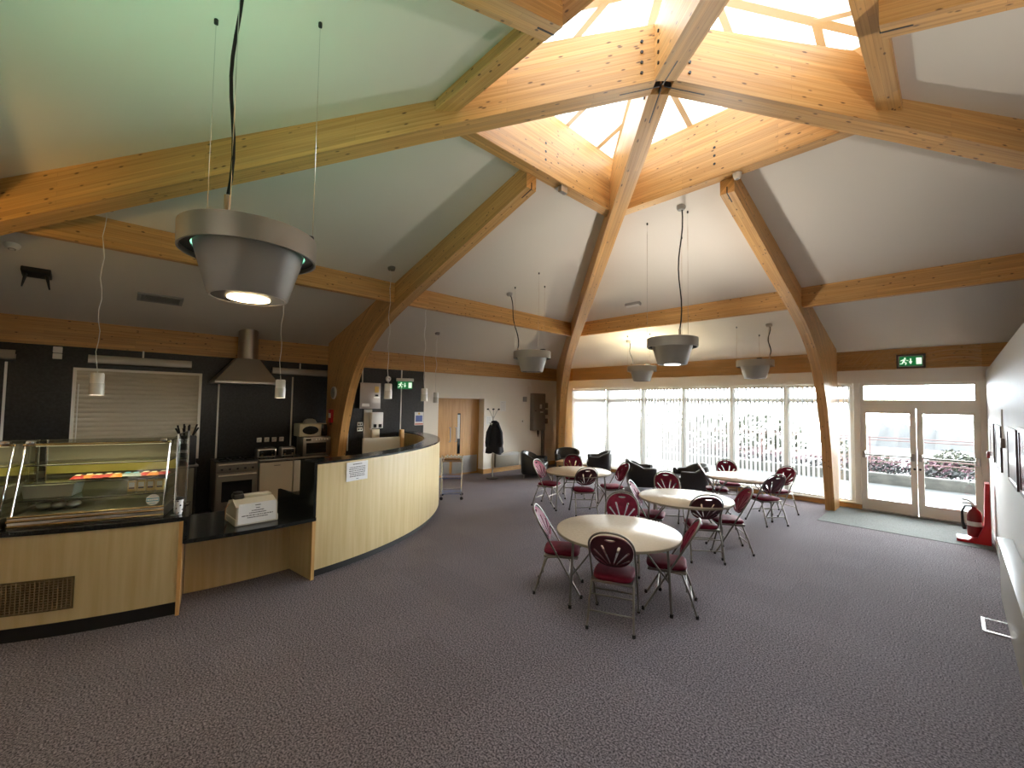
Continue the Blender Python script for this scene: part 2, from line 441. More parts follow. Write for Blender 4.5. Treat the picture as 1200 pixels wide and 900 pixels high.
for sx, sy, sh in ((0, 1, .03), (1, 0, 0), (0, -1, 0), (-1, 0, -.15)):
    o, w = rib('rib_beam', math.atan2(sy, sx), .16, RO-.02)
    o.location = (sx*0 + (sh if sx == 0 else 0), (sh if sy == 0 else 0), 0)
    sl = lambda d: 5.125-.3128*d-.003
    MB().add([(d, y, z) for d in (RO-.025, RO+.14) for y in (-.006, .006) for z in (sl(d), sl(d)+.08)], [(0, 1, 3, 2), (4, 6, 7, 5), (0, 4, 5, 1), (2, 3, 7, 6), (0, 2, 6, 4), (1, 5, 7, 3)]).build('connector', 'black_plastic', o)
for sx, sy in ((0, 1), (1, 0), (0, -1), (-1, 0)):
    # ring beam under the lantern
    m, L_ = along((*side(sx, sy, (RI+RO)/2, -RI-.02), (RB+RT)/2), (*side(sx, sy, (RI+RO)/2, RI+.02), (RB+RT)/2))
    o = uvbox('ring_beam', L_, RO-RI, RT-RB, m)
    mb = MB()
    for k in range(3):
        for s in (-.06,):
            mb.tube([(s, -.083, -.02-.1*k), (s, -.073, -.02-.1*k)], .016, 8); mb.tube([(s, .083, -.02-.1*k), (s, .073, -.02-.1*k)], .016, 8)
    mb.build('bolt', 'black_plastic', o)
    for t0, t1 in ((-1, 0), (0, 1)):
        # purlin half-way up the slope and eave beam, each spanning from hip to middle rib
        mp_ = 4.676+.05
        a_, b_ = (-mp_+.02, -.06) if t0 == -1 else (.06, mp_-.02)
        m, L_ = along((*side(sx, sy, mp_, a_), 3.945), (*side(sx, sy, mp_, b_), 3.945))
        uvbox('purlin_beam', L_, .1, .33, m)
        me_ = H+.05
        a_, b_ = (-H+.02, -.06) if t0 == -1 else (.06, H-.02)
        m, L_ = along((*side(sx, sy, me_, a_), 3.11), (*side(sx, sy, me_, b_), 3.11))
        uvbox('eave_beam', L_, .1, .44, m)

# ------------------------------------------------------------------ glazed lantern over the ring
lant = structure(empty('window_10'))
APZ = 6.16
def lz(m): return RT+.04 + (1.5-m)*(APZ-RT-.04)/1.5
for k in range(4):
    sx, sy = ((0, 1), (1, 0), (0, -1), (-1, 0))[k]
    hx, hy = ((1, 1), (1, -1), (-1, -1), (-1, 1))[k]
    m, L_ = along((hx*1.56, hy*1.56, lz(1.56)), (0, 0, APZ))
    MB().box(-L_/2, L_/2, -.045, .045, -.05, .05, m).build('hip_rafter', 'white_frame', lant)
    for t in (-1.02, -.36, .36, 1.02):
        p = (*side(sx, sy, 1.56, t), lz(1.56)); q = (*side(sx, sy, abs(t), t), lz(abs(t)))
        m, L_ = along(p, q)
        MB().box(-L_/2, L_/2, -.035, .035, -.045, .045, m).build('rafter', 'white_frame', lant)
    m, L_ = along((*side(sx, sy, 1.53, -1.56), RT+.04), (*side(sx, sy, 1.53, 1.56), RT+.04))
    MB().box(-L_/2, L_/2, -.04, .04, -.045, .045, m).build('sill', 'white_frame', lant)
    g = MB(); g.add([(*side(sx, sy, 1.56, -1.56), lz(1.56)+.055), (*side(sx, sy, 1.56, 1.56), lz(1.56)+.055), (0, 0, APZ+.055)], [(0, 1, 2)])
    g.build('pane', 'skylight_glass', lant)
    mm = 1.62
    MB().box(-1.7, 1.7, -.1, .02, -.35, 0, tr(*side(sx, sy, mm, 0), RT) @ rot('Z', math.atan2(-sx, sy))).build('upstand', 'ceiling_paint', lant)

# ------------------------------------------------------------------ windows
WY = 7.87
XS = [-7.14, -5.78, -4.56, -3.32, -2.07, -.88, .35]
def frame_rect(mb, x0, x1, z0, z1, t, y0, y1):
    mb.box(x0, x0+t, y0, y1, z0, z1); mb.box(x1-t, x1, y0, y1, z0, z1)
    mb.box(x0+t, x1-t, y0, y1, z1-t, z1); mb.box(x0+t, x1-t, y0, y1, z0, z0+t)
for i in range(6):
    x0, x1 = XS[i], XS[i+1]
    w = structure(empty('window_%d' % (i+1)))
    mb = MB(); frame_rect(mb, x0, x1, .10, 2.63, .065, WY-.05, WY+.05); mb.box(x0+.065, x1-.065, WY-.05, WY+.05, 2.21, 2.31)
    mb.build('frame', 'white_frame', w)
    MB().box(x0+.06, x1-.06, WY+.005, WY+.012, .16, 2.22).build('pane', 'window_glass', w)
    MB().box(x0+.06, x1-.06, WY+.005, WY+.012, 2.30, 2.58).build('pane', 'window_glass', w)
structure(MB().box(-7.18, .46, WL-.07, 7.95, 0, .10).build('trim_2', 'oak_trim'))
structure(MB().rbox(-7.18, .46, WL-.09, 7.9, .10, .125, .004, 1).build('trim_3', 'white_frame'))
structure(MB().box(.36, .46, WL-.06, 7.95, 0, 2.63).build('trim_4', 'white_frame'))
structure(MB().box(2.16, 2.24, WL-.06, 7.95, 0, 2.63).build('trim_5', 'white_frame'))
w = structure(empty('window_7'))
mb = MB(); frame_rect(mb, .46, 2.16, 2.10, 2.63, .06, WY-.05, WY+.05); mb.box(.52, 2.1, WY-.05, WY+.05, 2.16, 2.28); mb.build('frame', 'white_frame', w)
MB().box(.5, 2.12, WY+.005, WY+.012, 2.27, 2.58).build('pane', 'window_glass', w)
for n, (x0, x1, hx) in enumerate(((.46, 1.305, 1.27), (1.315, 2.16, 1.35))):
    d = structure(empty('door_%d' % (n+1)))
    mb = MB(); mb.box(x0, x0+.09, WY-.04, WY+.04, .02, 2.10); mb.box(x1-.09, x1, WY-.04, WY+.04, .02, 2.10)
    mb.box(x0+.09, x1-.09, WY-.04, WY+.04, 2.0, 2.10); mb.box(x0+.09, x1-.09, WY-.04, WY+.04, .02, .24); mb.build('frame', 'white_frame', d)
    MB().box(x0+.08, x1-.08, WY+.005, WY+.012, .22, 2.02).build('pane', 'window_glass', d)
    b = MB(); b.tube([(x0+.05, WY-.10, 1.15), (x1-.05, WY-.10, 1.15)], .014, 10)
    for xx in (x0+.05, x1-.05): b.rbox(xx-.028, xx+.028, WY-.13, WY-.04, 1.08, 1.22, .008)
    b.build('push_bar', 'steel', d)
    h = MB(); h.tube([(hx, WY-.04, .92), (hx, WY-.052, .92)], .02, 12); h.build('lock', 'black_plastic', d)
structure(MB().box(.44, 2.18, WL-.05, 7.95, 0, .022).build('trim_6', 'steel'))

# vertical blinds: slats turned partly open, one blind per bay
def blind(x0, x1, a, label, n=None):
    r = empty('vertical_blind', ((x0+x1)/2, WL-.10, 0), 0, label, 'blind', 'vertical blinds along the window wall')
    W_ = x1-x0
    MB().rbox(-W_/2, W_/2, -.025, .025, 2.545, 2.585, .005).build('headrail', 'white_plastic', r)
    mb = MB(); k = int(round(W_/.092))
    for i in range(k):
        x = -W_/2 + (i+.5)*W_/k; aa = R(a+random.uniform(-5, 5))
        m = tr(x, 0, 0) @ rot('Z', aa)
        mb.add([tuple(m @ Vector(q)) for q in ((-.0445, 0, .17), (0, .004, .17), (.0445, 0, .17), (.0445, 0, 2.545), (0, .004, 2.545), (-.0445, 0, 2.545))], [(0, 1, 4, 5), (1, 2, 3, 4)])
    mb.build('slat', 'blind_fabric', r)
    ch = MB()
    for s in (-.03, .03): ch.tube([(-W_/2+.02, s, 2.5), (-W_/2+.02, s, .8)], .0025, 5)
    ch.build('chain', 'white_plastic', r)
LBL = ['white vertical blind in the bay next to the room corner', 'white vertical blind in the second bay from the room corner', 'white vertical blind behind the tub armchairs, third bay from the corner',
       'white vertical blind in the middle bay, third bay from the curved post', 'white vertical blind behind the far round table, second bay left of the curved post', 'white vertical blind in the bay crossed by the curved timber post']
for i in range(6):
    blind(XS[i]+.02, XS[i+1]-.02, (58, 60, 65, 71, 74, 74)[i], LBL[i])

# ------------------------------------------------------------------ oak double doors in the left wall
for n, (y0, y1) in enumerate(((2.80, 3.42), (3.425, 4.41))):
    d = structure(empty('door_%d' % (n+3)))
    MB().box(-8.10, -8.055, y0, y1, .01, 2.2).build('leaf', 'oak_door', d)
    hy = 3.34 if n == 0 else 3.55
    h = MB(); h.tube([(-8.055, hy, .98), (-8.0, hy, .98), (-8.0, hy, 1.38), (-8.055, hy, 1.38)], .013, 8); h.build('handle', 'steel', d)
    if n == 1:
        MB().box(-8.056, -8.050, 3.62, 3.72, .62, 1.78).build('vision_panel', 'dark_glass', d)
        MB().box(-8.056, -8.049, 3.62, 3.70, 1.05, 1.74).build('reflection_strip', 'bell_glass', d)  # pale strip painting the reflection on the vision panel's upper glass
    MB().box(-8.056, -8.050, y0+.03, y1-.06, .06, .55).build('kick_plate', 'steel', d)
mb = MB(); mb.box(-8.12, -8.0, 2.8, 4.41, 2.19, 2.215)
structure(mb.build('trim_7', 'oak_trim'))
structure(MB().box(-8.2, -8.11, 2.7, 4.5, 0, 2.3).build('wall_doorway', 'oak_door'))

# ------------------------------------------------------------------ servery counter (arc of a circle)
CC = (-7.741, -2.481); CR = 4.389
def cp(phi, r, z): return (CC[0]+r*math.cos(R(phi)), CC[1]+r*math.sin(R(phi)), z)
# tall curved end
t = tag(empty('curved_servery_counter', cp(45, CR, 0)), 'tall curved maple counter with black cap and black plinth, notice taped on', 'counter')
def at(t): return None
def parented(mb, name, m, t):
    o = mb.build(name, m, t); o.location = -Vector(t.location); return o
parented(MB().arc(CC, CR-.03, CR, 8.4, 89.2, .10, 1.335, 60), 'front_panel', 'maple', t)
parented(MB().arc(CC, CR-.10, CR-.06, 8.4, 89.2, 0, .10, 60), 'plinth', 'black_plinth', t)
parented(MB().arc(CC, CR-.31, CR-.0, 8.4, 89.2, 1.335, 1.36, 60), 'top_cap', 'black_granite', t)
parented(MB().arc(CC, CR-.34, CR-.031, 8.6, 89.2, .10, 1.334, 60), 'inner_panel', 'maple', t)
parented(MB().arc(CC, CR-.65, CR-.345, 8.6, 86, .88, .92, 50), 'worktop', 'black_granite', t)
ca, sa = math.cos(R(8.3)), math.sin(R(8.3))
mm = tr(CC[0], CC[1], 0) @ rot('Z', R(8.3))
b = MB(); b.box(CR-.36, CR-.004, -.025, .008, .72, 1.36, mm); b.box(CR-.95, CR-.36, -.025, .008, .72, .925, mm); parented(b, 'end_panel', 'black_granite', t)
# left counter
t = tag(empty('display_counter', cp(-30, CR, 0)), 'long maple counter under the glass display cabinet, with brown grille and black plinth', 'counter')
parented(MB().arc(CC, CR-.03, CR, -89.2, -8.4, .13, .90, 60), 'front_panel', 'maple', t)
parented(MB().arc(CC, CR-.09, CR-.035, -89.2, -8.4, 0, .13, 60), 'plinth', 'black_plinth', t)
parented(MB().arc(CC, CR-.75, CR+.012, -89.2, -8.0, .90, .94, 60), 'worktop', 'black_granite', t)
parented(MB().box(CR-.60, CR+.012, -.008, .022, .0, .9, tr(CC[0], CC[1], 0) @ rot('Z', R(-8.3))), 'end_panel', 'edge_wood', t)
parented(MB().box(CR-.75, CR+.012, -.008, .03, .68, .94, tr(CC[0], CC[1], 0) @ rot('Z', R(-7.9))), 'worktop_end', 'black_granite', t)
g = MB()
g.arc(CC, CR-.002, CR+.004, -32, -17.8, .235, .515, 16)
gr = parented(g, 'grille', 'grille_metal', t)
g = MB()
for k in range(36):
    a = -31.7+k*.39
    if a < -18: g.arc(CC, CR+.003, CR+.009, a, a+.13, .245, .505, 1)
for k in range(12): g.arc(CC, CR+.003, CR+.009, -31.8, -18, .25+k*.022, .257+k*.022, 12)
o = g.build('lattice', 'gold_rail', gr)
# low desk between the two counters
t = tag(empty('low_counter', cp(0, CR-.4, 0)), 'low black granite counter with knee recess, carrying the cash register', 'counter')
parented(MB().arc(CC, CR-1.05, CR+.03, -7.85, 8.25, .68, .72, 16), 'worktop', 'black_granite', t)
parented(MB().arc(CC, CR-.56, CR-.53, -7.85, 8.25, .0, .68, 16), 'back_panel', 'maple', t)
parented(MB().box(CR-.55, CR-.0, -.03, 0, 0, .68, tr(CC[0], CC[1], 0) @ rot('Z', R(8.2))), 'end_panel', 'maple', t)
parented(MB().box(CR-.0, CR+.02, -.034, .004, 0, .68, tr(CC[0], CC[1], 0) @ rot('Z', R(8.2))), 'edge_strip', 'edge_wood', t)

# paper with lines of small marks
def marks(mb, x0, x1, z0, z1, rows, y=-.0015, frac=.8, h=None):
    for k in range(rows):
        z = z1-(k+.5)*(z1-z0)/rows; hh = (h or (z1-z0)/rows*.42)
        x = x0+(x1-x0)*(1-frac)*random.uniform(.2, .5); xe = x1-(x-x0)
        while x < xe:
            l = random.uniform(.03, .12)*(x1-x0); mb.quad((x, y, z-hh/2), (min(x+l, xe), y, z-hh/2), (min(x+l, xe), y, z+hh/2), (x, y, z+hh/2)); x += l+.02*(x1-x0)
p = cp(15.5, CR+.004, 1.19)
t = tag(empty('counter_notice', p, R(15.5+90)), 'white printed notice taped to the front of the curved counter', 'notice')
MB().rbox(-.165, .165, -.004, 0, -.115, .125, .001, 1).build('paper', 'white_paper', t)
for q in ((-.075, .075, .082, .108, 1, .95), (-.14, .14, -.07, .07, 6, .8), (-.02, .02, -.10, -.082, 1, .8)):
    mb = MB(); marks(mb, *q[:5], -.0055, q[5]); mb.build('lettering', 'ink', t)

# cash register
def px_reg():
    t = tag(empty('cash_register', (-3.74, -2.43, .72), R(90)+R(3)), 'cream cash register with a white opening hours sheet, on the low black counter', 'cash register')
    prof = [(-.19, 0), (.22, 0), (.22, .13), (.12, .235), (-.02, .26), (-.19, .20)]
    b = MB(); n = len(prof)
    vs = [(x, y, z) for x in (-.205, .205) for y, z in prof]
    b.add(vs, [tuple(range(n)), tuple(range(2*n-1, n-1, -1))] + [(i, (i+1) % n, n+(i+1) % n, n+i) for i in range(n)]); b.build('body', 'register_body', t)
    MB().rbox(-.08, .20, .0, .13, .235, .285, .012).build('printer_cover', 'register_body', t)
    MB().rbox(-.215, .215, -.20, .23, .0, .075, .01).build('drawer', 'register_body', t)
    kb = MB()
    for i in range(6):
        for j in range(3): kb.rbox(-.17+.04*i, -.14+.04*i, .13+.028*j, .152+.028*j, .20-.03*j, .235-.03*j, .003, 1)
    kb.build('keypad', 'black_plastic', t)
    d = MB(); d.rbox(-.19, -.09, -.03, .1, .255, .31, .012); d.lathe([(.05, .31), (.048, .33), (.03, .335), (.0, .335)], 20, (-.14, .03, 0)); d.build('customer_display', 'black_plastic', t)
    pm = MB(); pm.add([(-.19, -.203, .02), (.19, -.203, .02), (.185, -.203, .235), (-.185, -.203, .235)], [(0, 1, 2, 3)]); 
    pm.add([(-.19, -.206, .02), (.19, -.206, .02), (.185, -.206, .235), (-.185, -.206, .235)], [(0, 1, 2, 3)])
    pp = pm.build('notice_sheet', 'white_paper', t)
    for z, fr in ((.208, .16), (.178, .12), (.152, .36), (.128, .5), (.103, .92), (.08, .6)):
        mk = MB(); marks(mk, -.17*fr, .17*fr, z-.009, z+.009, 1, -.208, .98, .009); mk.build('lettering', 'ink', pp)
    c = MB(); c.tube([(-.2, .1, .2), (-.25, .05, .16), (-.26, .0, .06), (-.23, .06, .02)], .006, 6); c.build('cord', 'food_brown', t)
px_reg()

# glass display cabinets on the left counter
P0 = Vector((-3.74, -4.27)); DD = Vector((.27472, .96152))
DA = math.atan2(DD.y, DD.x)      # local x along the counter, local y towards the wall
def case(s0, s1, label, full):
    t = tag(empty('display_cabinet', (*(P0+DD*s0), .94), DA), label, 'display cabinet', 'glass display cabinets on the counter')
    L_ = s1-s0
    b = MB(); b.rbox(0, L_, .03, .64, .0, .10, .006); b.build('base', 'steel', t)
    b = MB(); b.tube([(0, .03, .03), (L_, .03, .03)], .012, 8); b.tube([(0, .028, .075), (L_, .028, .075)], .012, 8); b.tube([(0, .035, .108), (L_, .035, .108)], .010, 8); b.build('front_rail', 'gold_rail', t)
    g = MB(); g.box(.01, L_-.01, -.003, .003, 0, .625, tr(0, .055, .11) @ rot('X', R(-15.5))); g.build('front_pane', 'case_glass', t)
    for x in (.005, L_-.005):
        e = MB(); e.add([(x, .055, .11), (x, .62, .11), (x, .62, .735), (x, .22, .735)], [(0, 1, 2, 3)]); e.build('end_pane', 'case_glass', t)
    MB().box(.0, L_, .22, .63, .725, .735).build('top_pane', 'case_glass', t)
    b = MB(); b.tube([(0, .218, .715), (L_, .218, .715)], .011, 8); b.build('top_rail', 'gold_rail', t)
    for x in (.012, L_-.012):
        MB().tube([(x, .06, .11), (x, .222, .73)], .007, 6).build('front_post', 'chrome', t); MB().tube([(x, .62, .1), (x, .62, .73)], .010, 6).build('rear_post', 'chrome', t)
    for x in (.05, L_-.06): MB().rbox(x-.03, x+.03, .19, .235, .72, .755, .01).build('clamp', 'chrome', t)
    MB().box(0, L_, .625, .64, .1, .73).build('back_panel', 'case_back', t)
    for z, y0 in ((.215, .15), (.36, .19), (.52, .23)):
        MB().box(.015, L_-.015, y0, .62, z, z+.008).build('shelf', 'case_glass', t)
        e = MB(); e.tube([(.015, y0, z+.004), (L_-.015, y0, z+.004)], .006, 6)
        e.tube([(L_-.02, y0, z), (L_-.02, .62, z)], .006, 6); e.build('shelf_edge', 'black_plastic', t)
    MB().box(.02, L_-.02, .60, .622, .395, .50).build('back_strip', 'case_yellow', t)
    b = MB(); b.tube([(.06, .27, .708), (L_-.06, .27, .708)], .011, 8); b.build('lamp_tube', 'lens_case', t)
    l = bpy.data.lights.new('cabinet_lamp', 'AREA'); l.shape = 'RECTANGLE'; l.size = L_-.15; l.size_y = .03; l.energy = .55; l.color = (1., .86, .5)
    lo = bpy.data.objects.new('cabinet_lamp', l); C.objects.link(lo); lo.parent = t; lo.location = (L_/2, .27, .693)
    return t
cab = case(0, 1.06, 'glass display cabinet on the maple counter with crisps, sandwiches and a white tub inside', True)
st = MB(); st.lathe([(0, 0), (.052, 0), (.052, .002), (0, .002)], 28)
o = st.build('sticker', 'white_paper', cab); o.location = (.97, .052, .175); o.rotation_euler = (R(74.5), 0, 0)
s2 = MB(); s2.box(-.047, .047, -.016, .016, .002, .004); s2.box(-.025, .025, -.034, -.028, .002, .003)
s2.build('band', 'sticker_blue', o)
s3 = MB(); 
for k in range(8): s3.box(-.042+k*.0108, -.034+k*.0108, -.008, .008, .004, .0048)
s3.build('lettering', 'white_paper', o)
case(-1.15, -.05, 'glass display cabinet cut off by the left edge of the picture', False)
def inbox(s, y, z): 
    v = P0+DD*s; n = Vector((-DD.y, DD.x)); q = v+n*y; return (q.x, q.y, z)
def tub():
    t = tag(empty('plastic_tub', inbox(.16, .38, .94+.224), DA), 'white plastic tub on the middle shelf at the left of the display cabinet', 'tub')
    b = MB(); o_ = [(-.16, -.11), (.16, -.11), (.16, .11), (-.16, .11)]
    k = 1.12
    vs = [(x, y, 0) for x, y in o_]+[(x*k, y*k, .115) for x, y in o_]+[(x*k*.95, y*k*.95, .115) for x, y in o_]+[(x*.93, y*.93, .006) for x, y in o_]
    b.add(vs, [(3, 2, 1, 0)]+[(i, (i+1) % 4, 4+(i+1) % 4, 4+i) for i in range(4)]+[(4+i, 4+(i+1) % 4, 8+(i+1) % 4, 8+i) for i in range(4)]+[(8+i, 8+(i+1) % 4, 12+(i+1) % 4, 12+i) for i in range(4)]+[(12, 13, 14, 15)])
    b.build('body', 'tub_plastic', t)
tub()
def packet(s, y, z, w, m, label, grp, rz):
    t = tag(MB().build('crisp_packet', m) if False else empty('crisp_packet', inbox(s, y, z), DA+rz), label, 'packet', grp)
    b = MB(); nx, ny = 8, 6; L_ = .15
    for top in (0, 1):
        vs = []; 
        for i in range(nx+1):
            for j in range(ny+1):
                x, yy = i/nx, j/ny; h = .026*(math.sin(PI*x)**.6)*(math.sin(PI*yy)**.6) if 0 < i < nx and 0 < j < ny else 0
                vs.append(((x-.5)*L_, (yy-.5)*w, .013+(h if top else -min(h, .012))+.002*math.sin(9*x+5*yy)*(h > 0)))
        b.add(vs, [(i*(ny+1)+j, (i+1)*(ny+1)+j, (i+1)*(ny+1)+j+1, i*(ny+1)+j+1) for i in range(nx) for j in range(ny)])
    b.build('wrapper', m, t)
    l = MB(); l.box(-.035, .035, -w*.2, w*.2, .0385, .0405); l.build('print_patch', 'pack_label' if m != 'crisp_silver' else 'sticker_blue', t)
cols = ['crisp_red', 'crisp_orange', 'crisp_red', 'crisp_red', 'crisp_orange', 'crisp_silver', 'crisp_silver', 'crisp_red', 'crisp_orange', 'crisp_red']
nm = {'crisp_red': 'red', 'crisp_orange': 'orange', 'crisp_silver': 'silver and blue'}
order = ['leftmost', 'second from left', 'third from left', 'fourth from left', 'fifth from left', 'sixth from left', 'seventh from left', 'third from right', 'second from right', 'rightmost']
for k in range(10):
    packet(.34+k*.071, .33+.03*(k % 2), .94+.368, .10, cols[k], '%s crisp packet on the upper cabinet shelf, %s of ten' % (nm[cols[k]], order[k]), 'crisp packets on the cabinet shelf', R(90)+R(random.uniform(-14, 14)))
ordr = ['leftmost', 'second from left', 'second from right', 'rightmost']
for k in range(4):
    t = tag(empty('sandwich_pack', inbox(.745+k*.073, .30, .94+.224), DA), 'yellow wedge sandwich pack on the middle shelf of the cabinet, %s of four' % ordr[k], 'sandwich', 'sandwich packs in the cabinet')
    b = MB(); b.add([(-.031, 0, 0), (.031, 0, 0), (-.031, .12, 0), (.031, .12, 0), (-.031, .0, .105), (.031, .0, .105), (-.031, .03, .112), (.031, .03, .112)], [(0, 1, 5, 4), (4, 5, 7, 6), (6, 7, 3, 2), (0, 4, 6, 2), (1, 3, 7, 5), (0, 2, 3, 1)]); b.build('carton', 'pack_yellow', t)
    b = MB(); b.rbox(-.022, .022, -.003, .0, .045, .09, .001, 1); b.build('print_label', 'pack_label', t)
    b = MB(); b.rbox(-.022, .022, -.004, -.001, .028, .040, .001, 1); b.build('dark_band', 'black_plastic', t)
t = tag(empty('wrapped_cakes', inbox(.2, .36, 1.045), DA), 'clear wrapped cakes at the bottom left of the display cabinet', 'cakes')
b = MB()
for k in range(3): b.ball((-.09+.1*k, .0, .03), .055, .06, .035)
b.build('cake', 'tub_plastic', t)
t = tag(empty('glass_screen', inbox(1.14, .33, .94), DA), 'upright clear glass screen at the right end of the display cabinet', 'glass screen')
b = MB(); b.box(-.004, .004, -.27, .24, .012, .80); b.build('pane', 'case_glass', t)
b = MB(); b.tube([(0, -.27, .0), (0, -.265, .8)], .009, 8); b.tube([(0, .24, 0), (0, .24, .8)], .009, 8); b.tube([(0, -.265, .8), (0, .24, .8)], .005, 6); b.build('edge_post', 'chrome', t)
b = MB(); b.rbox(-.03, .03, -.29, -.23, 0, .012, .003, 1); b.rbox(-.03, .03, .2, .26, 0, .012, .003, 1); b.build('foot', 'chrome', t)
t = tag(empty('patterned_cup', inbox(1.16, .11, .942)), 'tall white takeaway cup with dark dots in front of the glass screen', 'cup')
b = MB(); b.lathe([(0, .002), (.030, 0), (.042, .145), (.044, .15), (.040, .15), (.036, .02)], 24); b.build('cup_wall', 'white_paper', t)
b = MB()
for k in range(14):
    a = k*2.4; z = .02+.009*k; r_ = .030+.012*z/.15
    b.ball((r_*math.cos(a), r_*math.sin(a), z), .008, .008, .008, 8, 5)
b.build('dot', 'black_plastic', t)
b = MB(); b.lathe([(.0, .168), (.03, .168), (.036, .16), (.046, .158), (.046, .148), (.043, .148)], 24); b.build('lid', 'black_plastic', t)

# ------------------------------------------------------------------ kitchen along the left wall
KF = -7.19         # front of the units
t = tag(empty('range_cooker', (KF, -1.91, 0)), 'dark stainless range cooker under the extractor hood', 'cooker')
MB().rbox(-.58, .0, -.34, .31, .08, .955, .006).build('body', 'grey_metal', t)
MB().rbox(-.58, .015, -.345, .315, .955, .975, .004).build('hob', 'black_plastic', t)
b = MB(); b.rbox(0, .02, -.33, .30, .78, .92, .004); b.build('control_panel', 'grey_metal', t)
for k in range(5):
    b = MB(); b.tube([(.02, -.26+.12*k, .84), (.045, -.26+.12*k, .84)], .018, 12); b.build('knob', 'black_plastic', t)
dd = MB().rbox(0, .022, -.33, .30, .16, .765, .004).build('oven_door', 'grey_metal', t)
MB().rbox(.022, .026, -.25, .22, .26, .62, .002, 1).build('oven_window', 'dark_glass', dd)
b = MB(); b.tube([(.055, -.31, .73), (.055, .28, .73)], .013, 8)
for y in (-.3, .27): b.tube([(.02, y, .73), (.055, y, .73)], .008, 6)
b.build('oven_handle', 'appliance_white', dd)
b = MB(); b.tube([(.055, -.31, .925), (.055, .28, .925)], .011, 8)
for y in (-.3, .27): b.tube([(.0, y, .925), (.055, y, .925)], .008, 6)
b.build('hob_rail', 'appliance_white', t)
b = MB()
for y in (-.2, 0, .2):
    for x in (-.42, -.15): b.tube([(x+.1*math.cos(a*PI/8), y+.08*math.sin(a*PI/8), .984) for a in range(16)], .006, 5, closed=True)
b.build('pan_support', 'black_rubber', t)
MB().box(-.54, -.02, -.32, .29, 0, .08).build('base', 'black_plinth', t)

t = tag(empty('kitchen_worktop', (KF, -.9, .925)), 'grey kitchen worktop carrying the toasters and microwaves', 'worktop')
MB().rbox(-.60, .03, -.685, .60, 0, .035, .006).build('slab', 'brushed_steel', t)
def appliance(name, y0, y1, m, label, cat, z1=.92):
    t = tag(empty(name, (KF, (y0+y1)/2, 0)), label, cat); h = (y1-y0)/2
    MB().box(-.56, -.03, -h+.005, h-.005, .02, z1).build('cabinet', m, t)
    d = MB().rbox(-.03, 0, -h+.006, h-.006, .1, z1-.02, .008).build('door', m, t)
    MB().rbox(0, .006, -.05, .06, z1-.09, z1-.075, .001, 1).build('badge', 'grey_metal', d)
    MB().box(-.03, -.005, -h+.006, h-.006, z1-.018, z1-.004).build('grip_recess', 'black_plastic', t)
    MB().box(-.5, -.06, -h+.02, h-.02, 0, .05).build('plinth', 'black_plinth', t)
appliance('undercounter_fridge', -1.57, -.985, 'appliance_grey', 'beige undercounter fridge to the right of the range cooker', 'fridge')
appliance('dishwasher', -.975, -.45, 'appliance_white', 'cream dishwasher under the worktop, right of the beige fridge', 'dishwasher')
def toaster(y, n, label):
    L_ = .34 if n == 4 else .27
    t = tag(empty('toaster', (-7.40, y, .96)), label, 'toaster', 'toasters on the kitchen worktop')
    MB().rbox(-.10, .10, -L_/2, L_/2, .015, .205, .035, 4).build('body', 'steel', t)
    b = MB()
    for k in range(2):
        for s in ((-.09, .09) if n == 4 else (0,)): b.box(-.05+.06*k, -.025+.06*k, s-.07, s+.07, .203, .208)
    b.build('slot', 'black_plastic', t)
    b = MB(); b.rbox(.098, .108, -L_/2+.035, L_/2-.035, .05, .165, .004); b.build('front_plate', 'dark_glass', t)
    for s in ((-.09, .09) if n == 4 else (-.07, .07)):
        b = MB(); b.tube([(.106, s, .075), (.125, s, .075)], .018, 12); b.build('dial', 'chrome', t)
        b = MB(); b.rbox(.106, .135, s-.02, s+.02, .12, .135, .004); b.build('lever', 'black_plastic', t)
    b = MB()
    for x in (-.07, .07):
        for s in (-1, 1): b.tube([(x, s*(L_/2-.05), 0), (x, s*(L_/2-.05), .02)], .012, 8)
    b.build('foot', 'black_rubber', t)
toaster(-1.43, 4, 'four slice chrome toaster next to the range cooker'); toaster(-1.05, 2, 'smaller chrome toaster beside the stacked microwaves')
for k in range(4):
    t = tag(empty('wall_socket', (-WL+.02, -1.46+k*.135, 1.245)), 'small white socket on the black wall above the toasters, %s of four' % ordr[k], 'socket', 'wall sockets above the toasters')
    MB().rbox(0, .025, -.042, .042, -.005, .085, .005).build('plate', 'white_plastic', t)
    b = MB(); b.box(.025, .030, -.015, -.005, .03, .06); b.box(.025, .03, .008, .02, .05, .07); b.build('switch', 'grey_plastic', t)
# microwaves
t = tag(empty('steel_microwave', (-7.43, -.54, .96)), 'stainless steel microwave at the bottom of the stack', 'microwave')
MB().rbox(-.2, .2, -.27, .27, .01, .385, .008).build('body', 'brushed_steel', t)
d = MB().rbox(.2, .222, -.27, .27, .01, .385, .006).build('door', 'brushed_steel', t)
MB().rbox(.222, .226, -.21, .18, .06, .27, .003, 1).build('door_window', 'dark_glass', d)
b = MB()
for k in range(5): b.tube([(.222, -.02+.055*k, .335), (.238, -.02+.055*k, .335)], .014, 10)
b.build('knob', 'white_plastic', t)
MB().rbox(.222, .225, -.22, -.12, .315, .355, .002, 1).build('display', 'dark_glass', t)
t = tag(empty('cream_microwave', (-7.43, -.60, 1.345)), 'cream microwave with oval window on top of the steel one', 'microwave')
MB().rbox(-.18, .18, -.28, .26, .012, .27, .012).build('body', 'mw_cream', t)
d = MB().rbox(.18, .20, -.28, .14, .012, .27, .008).build('door', 'mw_cream', t)
